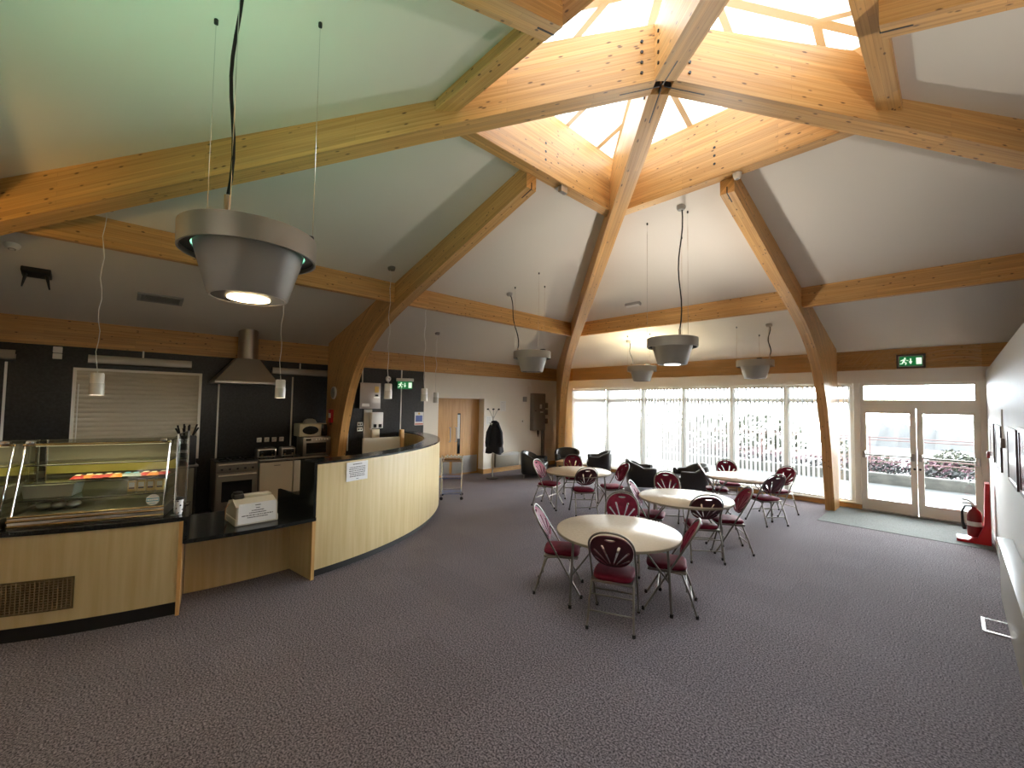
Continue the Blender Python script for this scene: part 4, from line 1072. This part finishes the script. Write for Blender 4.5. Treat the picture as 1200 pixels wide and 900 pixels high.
def make_chair():
    t = empty('folding_chair')
    bk = fan_panel(-.006, .007).build('backrest', 'maroon_shell', t, 30)
    fan_panel(.0012, .007).build('back_pad', 'maroon_vinyl', bk, 30)
    # arched tube of the back, down to the seat
    pts = []
    for k in range(25):
        th = PI*k/24; pts.append((.212*math.copysign(abs(math.cos(th))**.85, math.cos(th)), (.86+.212*math.sin(th)**.95 if 0 < th < PI else .86)))
    full = [(.215, .53), (.214, .62), (.213, .76)] + pts + [(-.213, .76), (-.214, .62), (-.215, .53)]
    b = MB(); b.tube([onback(x, w, 0) for x, w in full], .0105, 8); b.build('back_frame', 'chair_metal', t, 60)
    for s in (-1, 1):
        b = MB(); b.tube([onback(s*.215, .53), onback(s*.213, .25), onback(s*.210, .02)], .0105, 8); lg = b.build('leg', 'chair_metal', t, 60)
        p = onback(s*.21, .0); b = MB(); b.lathe([(.015, 0), (.016, .028), (.012, .032)], 10, (p[0], p[1], 0)); b.build('foot', 'black_rubber', lg)
        b = MB(); b.tube([(s*.192, .03, .425), (s*.196, -.14, .40), (s*.205, -.21, .22), (s*.212, -.275, .015)], .0105, 8); lg = b.build('leg', 'chair_metal', t, 60)
        b = MB(); b.lathe([(.015, 0), (.016, .028), (.012, .032)], 10, (s*.213, -.278, 0)); b.build('foot', 'black_rubber', lg)
    # seat pan and padded seat
    b = MB(); b.rbox(-.195, .195, -.18, .195, .400, .425, .008); b.build('seat_frame', 'chair_metal', t)
    bm = bmesh.new(); bmesh.ops.create_cube(bm, size=1)
    bmesh.ops.subdivide_edges(bm, edges=bm.edges[:], cuts=7, use_grid_fill=True)
    for v in bm.verts:
        x, y, z = v.co*2
        n = (abs(x)**5+abs(y)**5)**.2; m = max(abs(x), abs(y))
        k = m/n if n > 1e-6 else 1
        x *= k; y *= k
        f = 1-.10*max(0, abs(z)-.0)**3
        hx = .195-.012*max(0, -y)
        dome = .012*(1-x*x)*(1-y*y) if z > .5 else 0
        v.co = Vector((x*hx*f, .012+y*.2*f, .448+z*.024+dome))
    mb = MB(); mb.bm(bm); mb.build('seat', 'maroon_vinyl', t, 70)
    # stretchers
    for z, bend in ((.29, .05), (.155, .05)):
        yy = -.14-(.40-z)*.36
        b = MB(); b.tube([(-.207, yy+.0, z-bend), (-.203, yy, z-.012), (-.185, yy, z), (.185, yy, z), (.203, yy, z-.012), (.207, yy, z-bend)], .0075, 7); b.build('stretcher', 'chair_metal', t, 60)
    a_, b_ = onback(-.212, .27), onback(.212, .27)
    b = MB(); b.tube([a_, b_], .0075, 7); b.build('stretcher', 'chair_metal', t, 60)
    return t
chair0 = make_chair()
def face(dx, dy): return math.atan2(dy, dx)-PI/2
CH = [((-.50, .0), (-.42, .91), 'maroon fan back folding chair with its back to the camera at the nearest table'),
      ((-1.30, .15), (.82, .58), 'maroon fan back folding chair on the left of the nearest table'),
      ((-.29, .69), (-.90, -.42), 'maroon fan back folding chair on the right of the nearest table'),
      ((-1.14, 1.16), (.51, -.86), 'maroon fan back folding chair across the nearest table, only its back visible'),
      ((-1.58, 3.38), (.62, -.79), 'maroon fan back folding chair at the middle table, in front of the black armchair'),
      ((-1.40, 2.38), (.93, .36), 'maroon fan back folding chair on the left of the middle table'),
      ((-.64, 2.40), (-.64, .77), 'maroon fan back folding chair at the middle table with its back to the camera'),
      ((-.50, 2.98), (-.80, -.60), 'maroon fan back folding chair on the right of the middle table'),
      ((-4.0, 3.0), (.95, .25), 'maroon fan back folding chair on the left of the far left table'),
      ((-4.15, 4.02), (.69, -.72), 'maroon fan back folding chair behind the far left table, near the armchairs'),
      ((-3.17, 3.06), (-.80, .60), 'maroon fan back folding chair at the far left table with its back to the camera'),
      ((-2.98, 3.78), (-.52, -.85), 'maroon fan back folding chair on the right of the far left table'),
      ((-1.50, 5.22), (.9, .4), 'maroon fan back folding chair on the left of the table by the blinds'),
      ((-1.55, 6.08), (.55, -.83), 'maroon fan back folding chair behind the table by the blinds'),
      ((-.62, 5.98), (-.45, -.9), 'maroon fan back folding chair between the table and the curved timber post'),
      ((-.58, 5.05), (-.84, .54), 'maroon fan back folding chair standing free on the right of the table by the blinds')]
for i, (p, d, l) in enumerate(CH):
    c = chair0 if i == 0 else copy_tree(chair0)
    c.location = (*p, 0); c.rotation_euler = (0, 0, face(*d)); tag(c, l, 'chair', 'maroon folding chairs')

# ------------------------------------------------------------------ black tub armchairs and coffee table
def make_tub():
    t = empty('tub_armchair')
    # shell: U in plan (open to +y), section with rounded top; height drops towards the front
    n = 40; vs = []; prof = 10
    for i in range(n+1):
        th = R(-228 + 276*i/n)         # from right front round the back to left front
        ex = .395; ey = .37
        c_, s_ = math.cos(th), math.sin(th)
        q = 1/(abs(c_)**3.2+abs(s_)**3.2)**(1/3.2)
        x, y = ex*c_*q, ey*s_*q
        d = Vector((x, y)).normalized()
        back = max(0, -s_); f = back**.8
        ztop = .575+.165*f if s_ < 0 else .575
        ang = s_
        thick = .085
        o_ = Vector((x, y)); inn = o_-d*thick
        sec = [(o_-d*.03, .11), (o_-d*.012, .16), (o_, .35), (o_+d*.012, ztop-.05), (o_+d*.004, ztop-.015), (o_-d*.03, ztop), (inn+d*.02, ztop-.004), (inn, ztop-.03), (inn-d*.005, .40), (inn, .13)]
        vs += [(p.x, p.y, z) for p, z in sec]
    fs = []
    for i in range(n):
        for k in range(prof): fs.append((i*prof+k, i*prof+(k+1) % prof, (i+1)*prof+(k+1) % prof, (i+1)*prof+k))
    fs += [tuple(range(prof-1, -1, -1)), tuple(n*prof+k for k in range(prof))]
    MB().add(vs, fs).build('shell', 'black_leather', t, 60)
    b = MB(); b.rbox(-.305, .305, -.28, .34, .13, .30, .03, 3); b.build('seat_base', 'black_leather', t, 60)
    b = MB(); b.rbox(-.30, .30, -.28, .355, .30, .43, .045, 4); b.build('seat_cushion', 'black_leather', t, 60)
    for sx in (-1, 1):
        for sy in (-1, 1):
            b = MB(); b.tube([(sx*.27, sy*.24, .13), (sx*.28, sy*.25, 0)], [.022, .016], 10); b.build('leg', 'steel', t)
    return t
tub0 = make_tub()
AR = [((-6.50, 5.22), (.84, .54), 'black leather tub armchair nearest the coat stand, in front of the wall heater'),
      ((-6.42, 6.62), (.66, -.75), 'black leather tub armchair in the room corner, its seat facing the tables'),
      ((-5.55, 7.0), (-.80, -.60), 'black leather tub armchair right of the corner one, its side towards the round table'),
      ((-3.62, 6.06), (.80, .60), 'black tub armchair just right of the far left table, its side towards the camera'),
      ((-2.55, 6.45), (-.75, -.66), 'black tub armchair left of the table by the blinds, turned away to the left')]
for i, (p, d, l) in enumerate(AR):
    c = tub0 if i == 0 else copy_tree(tub0)
    c.location = (*p, 0); c.rotation_euler = (0, 0, face(*d)); tag(c, l, 'armchair', 'black tub armchairs')
t = tag(empty('coffee_table', (-5.92, 5.98, 0), R(20)), 'low light wood coffee table between the black armchairs in the corner', 'coffee table')
MB().rbox(-.26, .26, -.26, .26, .42, .46, .006).build('tabletop', 'wood_table', t)
for sx in (-1, 1):
    for sy in (-1, 1): MB().rbox(sx*.22-.025, sx*.22+.025, sy*.22-.025, sy*.22+.025, 0, .42, .004).build('leg', 'wood_table', t)
b = MB()
for s in (-1, 1): b.box(-.2, .2, s*.22-.012, s*.22+.012, .34, .42); b.box(s*.22-.012, s*.22+.012, -.2, .2, .34, .42)
b.build('apron', 'wood_table', t)

# ------------------------------------------------------------------ pendant uplighters
def pendant(name, c, label, lens, bulb, watts, col, cablexy, rose, down=0):
    x, y = c; t = tag(empty(name, (x, y, 2.70)), label, 'pendant light', 'large grey bowl pendant lamps')
    b = MB(); b.lathe([(.350, .235), (.352, .365), (.344, .37), (.340, .362), (.338, .235)], 56, closed=True); b.build('outer_ring', 'lamp_grey', t)
    b = MB(); b.lathe([(.186, -.010), (.196, -.012), (.204, -.002), (.272, .235), (.285, .30), (.278, .30), (.19, .012), (.186, .008)], 56, closed=True); b.build('bowl', 'lamp_grey', t)
    b = MB(); b.lathe([(.288, .262), (.340, .262), (.340, .27), (.288, .27)], 56, closed=True); b.build('spacer', 'lamp_dark', t)
    b = MB(); b.lathe([(.104, -.008), (.188, -.008), (.188, .0), (.104, .0)], 48, closed=True); b.build('bottom_disc', 'lamp_dark', t)
    b = MB(); b.disc(.105, -.004, 32); b.lathe([(.098, -.014), (.108, -.014), (.108, -.002)], 32); b.build('diffuser', lens, t)
    b = MB(); b.lathe([(.05, 0), (.05, .12), (.0, .13)], 16); b.build('lamp_holder', 'lamp_dark', t)
    if bulb:
        b = MB(); b.ball((0, 0, .17), .04, .04, .06); b.build('bulb', bulb, t)
    b = MB(); b.rbox(-.05, .05, .26, .34, .36, .45, .015); b.build('control_gear', 'black_plastic', t)
    cz = 0
    for k in range(3):
        a = R(-28+120*k + 0); px, py = .345*math.cos(a), .345*math.sin(a)
        top = ceil(max(abs(x+px), abs(y+py)))-2.70
        b = MB(); b.tube([(px, py, .365), (px, py, top)], .0022, 5); w = b.build('suspension_wire', 'chrome', t)
        b = MB(); b.lathe([(.0, 0), (.012, 0), (.012, .03), (0, .03)], 10, (px, py, top-.03)); b.build('ceiling_anchor', 'black_plastic', w)
    qx, qy = cablexy; a0 = math.atan2(qy, qx); sx_, sy_ = .33*math.cos(a0), .33*math.sin(a0)
    tz = ceil(max(abs(x+qx), abs(y+qy)))-2.70
    pts = []
    for k in range(13):
        f = k/12; ww = .02*math.sin(f*9); pts.append((sx_+(qx-sx_)*f**1.5+ww, sy_+(qy-sy_)*f**1.5+ww*.6, .42+(tz-.42)*f))
    b = MB(); b.tube([(sx_, sy_, .36), (sx_, sy_, .44)]+pts[1:], .009, 7); b.build('cable', 'black_rubber', t)
    b = MB(); b.tube([(sx_, sy_, .33), (sx_, sy_, .45)], .016, 8); b.build('cable_gland', 'chrome', t)
    b = MB(); b.lathe([(0, -.05), (.045, -.05), (.06, -.02), (.06, .01)], 18, (qx, qy, tz)); b.build('ceiling_rose', 'grey_plastic', t)
    if watts:
        l = bpy.data.lights.new('pendant_uplight', 'POINT'); l.energy = watts; l.color = col; l.shadow_soft_size = .07
        if down:
            d = bpy.data.lights.new('pendant_downlight', 'SPOT'); d.energy = down; d.color = (1., .80, .52); d.spot_size = R(125); d.spot_blend = .8; d.shadow_soft_size = .09
            do = bpy.data.objects.new('pendant_downlight', d); C.objects.link(do); do.location = (x, y, 2.68)
        lo = bpy.data.objects.new('pendant_uplight', l); C.objects.link(lo); lo.location = (x, y, 2.70+.30)
    return t
pendant('pendant_lamp', (-1.0, -3.10), 'large grey bowl pendant lamp in the foreground with a warm glowing lens', 'lens_warm', 'bulb_green', 3.9, (.26, 1., .64), (.25, -.15), 34)
pendant('pendant_lamp', (-.96, 2.20), 'grey bowl pendant lamp over the middle of the room, above the nearest tables', 'lens_white', 'bulb_white', 10, (1., .93, .84), (.27, -.29), 6)
pendant('pendant_lamp', (-3.61, 2.04), 'grey bowl pendant lamp left of the corner timber arch, before the oak doors', 'lens_off', None, 0, None, (-.54, -.10), 0)
pendant('pendant_lamp', (-1.03, 6.10), 'grey bowl pendant lamp beside the curved timber post on the window side', 'lens_off', None, 0, None, (.30, -.12), 0)
pendant('pendant_lamp', (-3.53, 5.92), 'grey bowl pendant lamp near the windows throwing warm light on the ceiling', 'lens_off', 'bulb_warm', 11, (1., .86, .55), (-.45, .12), 0)
pendant('pendant_lamp', (2.95, -1.0), 'grey bowl pendant lamp beyond the white partition, out of the picture to the right', 'lens_white', 'bulb_white', 13, (1., .93, .84), (.3, .2), 0)
pendant('pendant_lamp', (-3.3, -5.4), 'grey bowl pendant lamp beyond the left edge of the picture', 'lens_warm', 'bulb_warm', 4, (1., .62, .18), (.3, .2), 12)
pendant('pendant_lamp', (1.0, -6.2), 'unseen grey bowl pendant lamp added behind the camera position', 'lens_white', 'bulb_white', 12, (1., .93, .84), (.3, .2), 0)  # unseen lamp, added to bounce light off the ceiling
# small bell pendants along the servery
def bell(x, y, z, label):
    t = tag(empty('bell_pendant', (x, y, z)), label, 'pendant light', 'small white pendant lamps over the servery')
    b = MB(); b.lathe([(.0, .235), (.05, .235), (.056, .22), (.056, .125), (.056, .12)], 24); b.build('cap', 'white_plastic', t)
    b = MB(); b.lathe([(.060, .125), (.060, .0), (.055, .0), (.055, .125)], 24, closed=True); b.build('glass_shade', 'bell_glass', t)
    b = MB(); b.ball((0, 0, .06), .028, .028, .04); b.build('bulb', 'bulb_bell', t)
    l = bpy.data.lights.new('bell_fill', 'POINT'); l.energy = 1.1 if y < -1 else .35; l.color = (1., .86, .66); l.shadow_soft_size = .04  # fill light added to brighten the kitchen, pendants taken as unlit
    lo = bpy.data.objects.new('bell_fill', l); C.objects.link(lo); lo.location = (x, y, z-.03)
    top = ceil(max(abs(x), abs(y)))-z
    b = MB(); b.tube([(.012*math.sin(k*1.1), .012*math.cos(k*1.7)-.012, .235+(top-.235)*k/16) for k in range(17)], .004, 6); b.build('cord', 'white_plastic', t)
    b = MB(); b.lathe([(0, -.04), (.05, -.04), (.06, 0), (.06, .02)], 18, (0, 0, top)); b.build('ceiling_rose', 'grey_metal', t)
bell(-4.46, -3.77, 2.12, 'small white pendant lamp in front of the roller shutter'); bell(-4.10, -2.09, 2.12, 'small white pendant lamp in front of the extractor hood')
bell(-4.28, -.51, 2.14, 'small white pendant lamp right of the grey water boiler'); bell(-4.9, .53, 2.11, 'small white pendant lamp left of the oak doors, the nearer of the pair'); bell(-6.33, 1.73, 2.08, 'small white pendant lamp at the top left corner of the oak doors')
# things fixed to the ceiling
def slopeframe(x, y):      # matrix lying on the underside of the ceiling at (x, y), local -z into the room
    if abs(x) > abs(y): n = Vector((.26*(1 if x > 0 else -1), 0, 1))
    else: n = Vector((0, .26*(1 if y > 0 else -1), 1))
    n.normalize(); zz = ceil(max(abs(x), abs(y)))
    ax = Vector((0, 1, 0)) if abs(x) > abs(y) else Vector((1, 0, 0)); ay = n.cross(ax)
    m = Matrix.Identity(4)
    for i in range(3): m[i][0] = ax[i]; m[i][1] = ay[i]; m[i][2] = n[i]
    m[0][3], m[1][3], m[2][3] = x, y, zz-.001
    return m
t = tag(empty('smoke_detector'), 'round white smoke detector on the ceiling at the far left', 'smoke detector'); t.matrix_world = slopeframe(-5.68, -4.56)
b = MB(); b.lathe([(0, -.055), (.04, -.055), (.06, -.03), (.065, -.02), (.07, 0)], 24); b.build('case', 'white_plastic', t); b = MB(); b.lathe([(.02, -.06), (.035, -.056)], 16); b.build('sensor', 'grey_plastic', t)
t = tag(empty('speaker_bracket'), 'black twin prong bracket on the ceiling above the kitchen', 'bracket'); t.matrix_world = slopeframe(-6.25, -4.41)
b = MB(); b.rbox(-.13, .13, -.10, .10, -.06, 0, .01); b.build('plate', 'black_plastic', t)
for s in (-1, 1):
    b = MB(); b.tube([(s*.09, .0, -.05), (s*.12, .05, -.22)], [.02, .008], 8); b.build('prong', 'black_plastic', t)
t = tag(empty('ceiling_vent'), 'grey rectangular slatted air vent on the ceiling above the kitchen', 'vent'); t.matrix_world = slopeframe(-6.55, -3.16)
b = MB(); b.box(-.27, .27, -.13, -.10, -.025, 0); b.box(-.27, .27, .10, .13, -.025, 0); b.box(-.27, -.23, -.1, .1, -.025, 0); b.box(.23, .27, -.1, .1, -.025, 0); b.build('frame', 'grey_plastic', t)
b = MB()
for k in range(9): b.box(-.23, .23, -.01, .01, -.002, .002, tr(0, -.09+.0225*k, -.012) @ rot('X', R(35)))
b.build('louvre', 'grey_plastic', t); MB().box(-.23, .23, -.1, .1, -.003, 0).build('duct_opening', 'black_plastic', t)
t = tag(empty('emergency_batten'), 'small oblong emergency light on the ceiling above the far purlin', 'emergency light'); t.matrix_world = slopeframe(-2.77, 4.21)
b = MB(); b.rbox(-.17, .17, -.05, .05, -.06, 0, .012); b.build('case', 'grey_plastic', t); b = MB(); b.rbox(-.15, .15, -.04, .04, -.075, -.058, .008); b.build('lens', 'white_plastic', t)
t = tag(empty('ring_sensor', (.06, RI+.09, RB-.001)), 'small round white sensor under the ring beam beside the right rib', 'sensor')
b = MB(); b.lathe([(0, -.07), (.03, -.065), (.045, -.03), (.05, 0)], 20, (.1, 0, 0)); b.build('case', 'white_plastic', t); b = MB(); b.lathe([(0, -.075), (.02, -.07)], 12, (.1, 0, 0)); b.build('lens', 'grey_plastic', t)
t = tag(empty('ring_bracket', (-RI-.08, .32, RB-.001)), 'small grey steel bracket under the ring beam near the kitchen rib', 'bracket')
b = MB(); b.rbox(-.06, .06, -.06, .06, -.02, 0, .003, 1); b.rbox(.0, .06, -.06, .06, -.08, -.02, .004, 1); b.build('angle', 'steel', t)

# ------------------------------------------------------------------ outside
structure(MB().box(-40, 40, 8.0, 12.75, -.2, -.1).build('terrace', 'paving'))
structure(MB().box(-60, 60, 12.75, 30, -1.6, -.55).build('ground', 'planting_dark'))
t = tag(MB().rbox(-40, 40, 12.75, 13.1, -.3, .20, .03).build('terrace_wall', 'stone'), 'low stone wall at the edge of the terrace outside the glass doors', 'wall')
t = tag(empty('terrace_railing', (0, 13.4, -.6)), 'reddish metal railing beyond the terrace wall', 'railing')
b = MB()
for z in (1.10, 1.22, 1.74, 1.82): b.tube([(-30, 0, z), (30, 0, z)], .013, 6)
b.build('rail', 'rail_red', t)
for k in range(21):
    b = MB(); b.tube([(-30+3*k, 0, -.2), (-30+3*k, 0, 1.84)], .02, 6); b.build('post', 'rail_red', t)
def foliage(name, boxes, m, label, cat, kind=None, n=900, s=.05):
    b = MB()
    for _ in range(n):
        cx, cy, cz, rx, ry, rz = random.choice(boxes)
        while True:
            u = Vector((random.uniform(-1, 1), random.uniform(-1, 1), random.uniform(-1, 1)))
            if u.length < 1: break
        p = Vector((cx+u.x*rx, cy+u.y*ry, cz+u.z*rz)); a = Vector((random.gauss(0, 1), random.gauss(0, 1), random.gauss(0, 1))).normalized(); c = a.orthogonal().normalized(); d = a.cross(c)
        q = s*random.uniform(.6, 1.3); b.add([p+c*q, p+d*q*.5, p-c*q, p-d*q*.5], [(0, 1, 2, 3)])
    return tag(b.build(name, m), label, cat, kind=kind)
foliage('wall_creeper', [(x*.5, 12.9,   .34, .5, .20, .12) for x in range(-24, 12)], 'planting_dark', 'dark low plants along the top of the terrace wall', 'plants', 'stuff', 2600, .06)
foliage('pink_heather', [(x*.6, 14.6+.3*(x % 2), .25, .6, .4, .28) for x in range(-30, 14)], 'planting_pink', 'pink flowering heather behind the terrace railing', 'plants', 'stuff', 3000, .07)
foliage('garden_bush', [(1.75, 16.2, .35, .55, .5, .45), (2.3, 16.4, .25, .4, .4, .35), (1.4, 16.3, .1, .4, .4, .35)], 'bush_green', 'green bush beyond the railing, seen through the right glass door', 'bush', None, 2600, .06)
foliage('garden_bush', [(-1.2, 17, .3, .7, .5, .6), (-.2, 17.2, .0, .6, .5, .4)], 'bush_green', 'green bush beyond the railing, seen at the edge of the left glass door', 'bush', None, 1800, .06)
foliage('garden_bush', [(-5.5, 17, .8, 3.5, .8, 1.0), (-10, 18, .8, 3, 1, 1.2)], 'bush_green', 'long green shrubbery outside behind the vertical blinds', 'bush', None, 3000, .14)
structure(MB().box(-900, 900, 30, 900, -9, -8.5).build('sea', 'sea'))
def headland(name, x0, x1, y, zt, label):
    b = MB(); n = 30; pts = [(x0+(x1-x0)*i/n, -9+max(.3, (zt+9)*math.sin(PI*i/n)**.5*(1+.15*math.sin(i*1.9)))) for i in range(n+1)]
    vs = [(x, y, -9) for x, z in pts]+[(x, y+18, z) for x, z in pts]+[(x, y+70, -9) for x, z in pts]
    b.add(vs, [(k*(n+1)+i, k*(n+1)+i+1, (k+1)*(n+1)+i+1, (k+1)*(n+1)+i) for k in range(2) for i in range(n)])
    tag(structure(b.build(name, 'far_land')), label, 'headland')
headland('headland', -30, 14, 150, -2.5, 'blue grey headland across the water in the left glass door'); headland('headland', 5, 90, 260, -5.5, 'thin far shoreline across the water in the right glass door')

# ------------------------------------------------------------------ light
wd = bpy.data.worlds.new('sky'); scene.world = wd; wd.use_nodes = True
N = wd.node_tree.nodes; L = wd.node_tree.links; bg = N['Background']
tc = N.new('ShaderNodeTexCoord'); nz = N.new('ShaderNodeTexNoise'); nz.inputs['Scale'].default_value = 2.2; nz.inputs['Detail'].default_value = 5
cr = N.new('ShaderNodeValToRGB'); cr.color_ramp.elements[0].position = .30; cr.color_ramp.elements[0].color = (.62, .80, .95, 1); cr.color_ramp.elements[1].position = .5; cr.color_ramp.elements[1].color = (1, 1, 1, 1)
L.new(tc.outputs['Generated'], nz.inputs['Vector']); L.new(nz.outputs['Fac'], cr.inputs['Fac']); L.new(cr.outputs['Color'], bg.inputs['Color'])
# bright overcast sky, brightest low over the sea beyond the windows
sp = N.new('ShaderNodeSeparateXYZ'); L.new(tc.outputs['Generated'], sp.inputs[0])
def mth(op, a, b=None, clamp=False):
    n = N.new('ShaderNodeMath'); n.operation = op; n.use_clamp = clamp
    for i, q in enumerate((a, b)):
        if q is None: continue
        if isinstance(q, (int, float)): n.inputs[i].default_value = q
        else: L.new(q, n.inputs[i])
    return n.outputs[0]
n_ = N.new('ShaderNodeMath'); n_.operation = 'MULTIPLY_ADD'; n_.use_clamp = True; L.new(sp.outputs['Y'], n_.inputs[0]); n_.inputs[1].default_value = .75; n_.inputs[2].default_value = .25
low = mth('POWER', mth('SUBTRACT', 1.0, mth('ABSOLUTE', sp.outputs['Z']), True), 2.0)
stg = mth('ADD', mth('MULTIPLY', mth('MULTIPLY', n_.outputs[0], low), 6.0), 2.4)
L.new(stg, bg.inputs['Strength'])
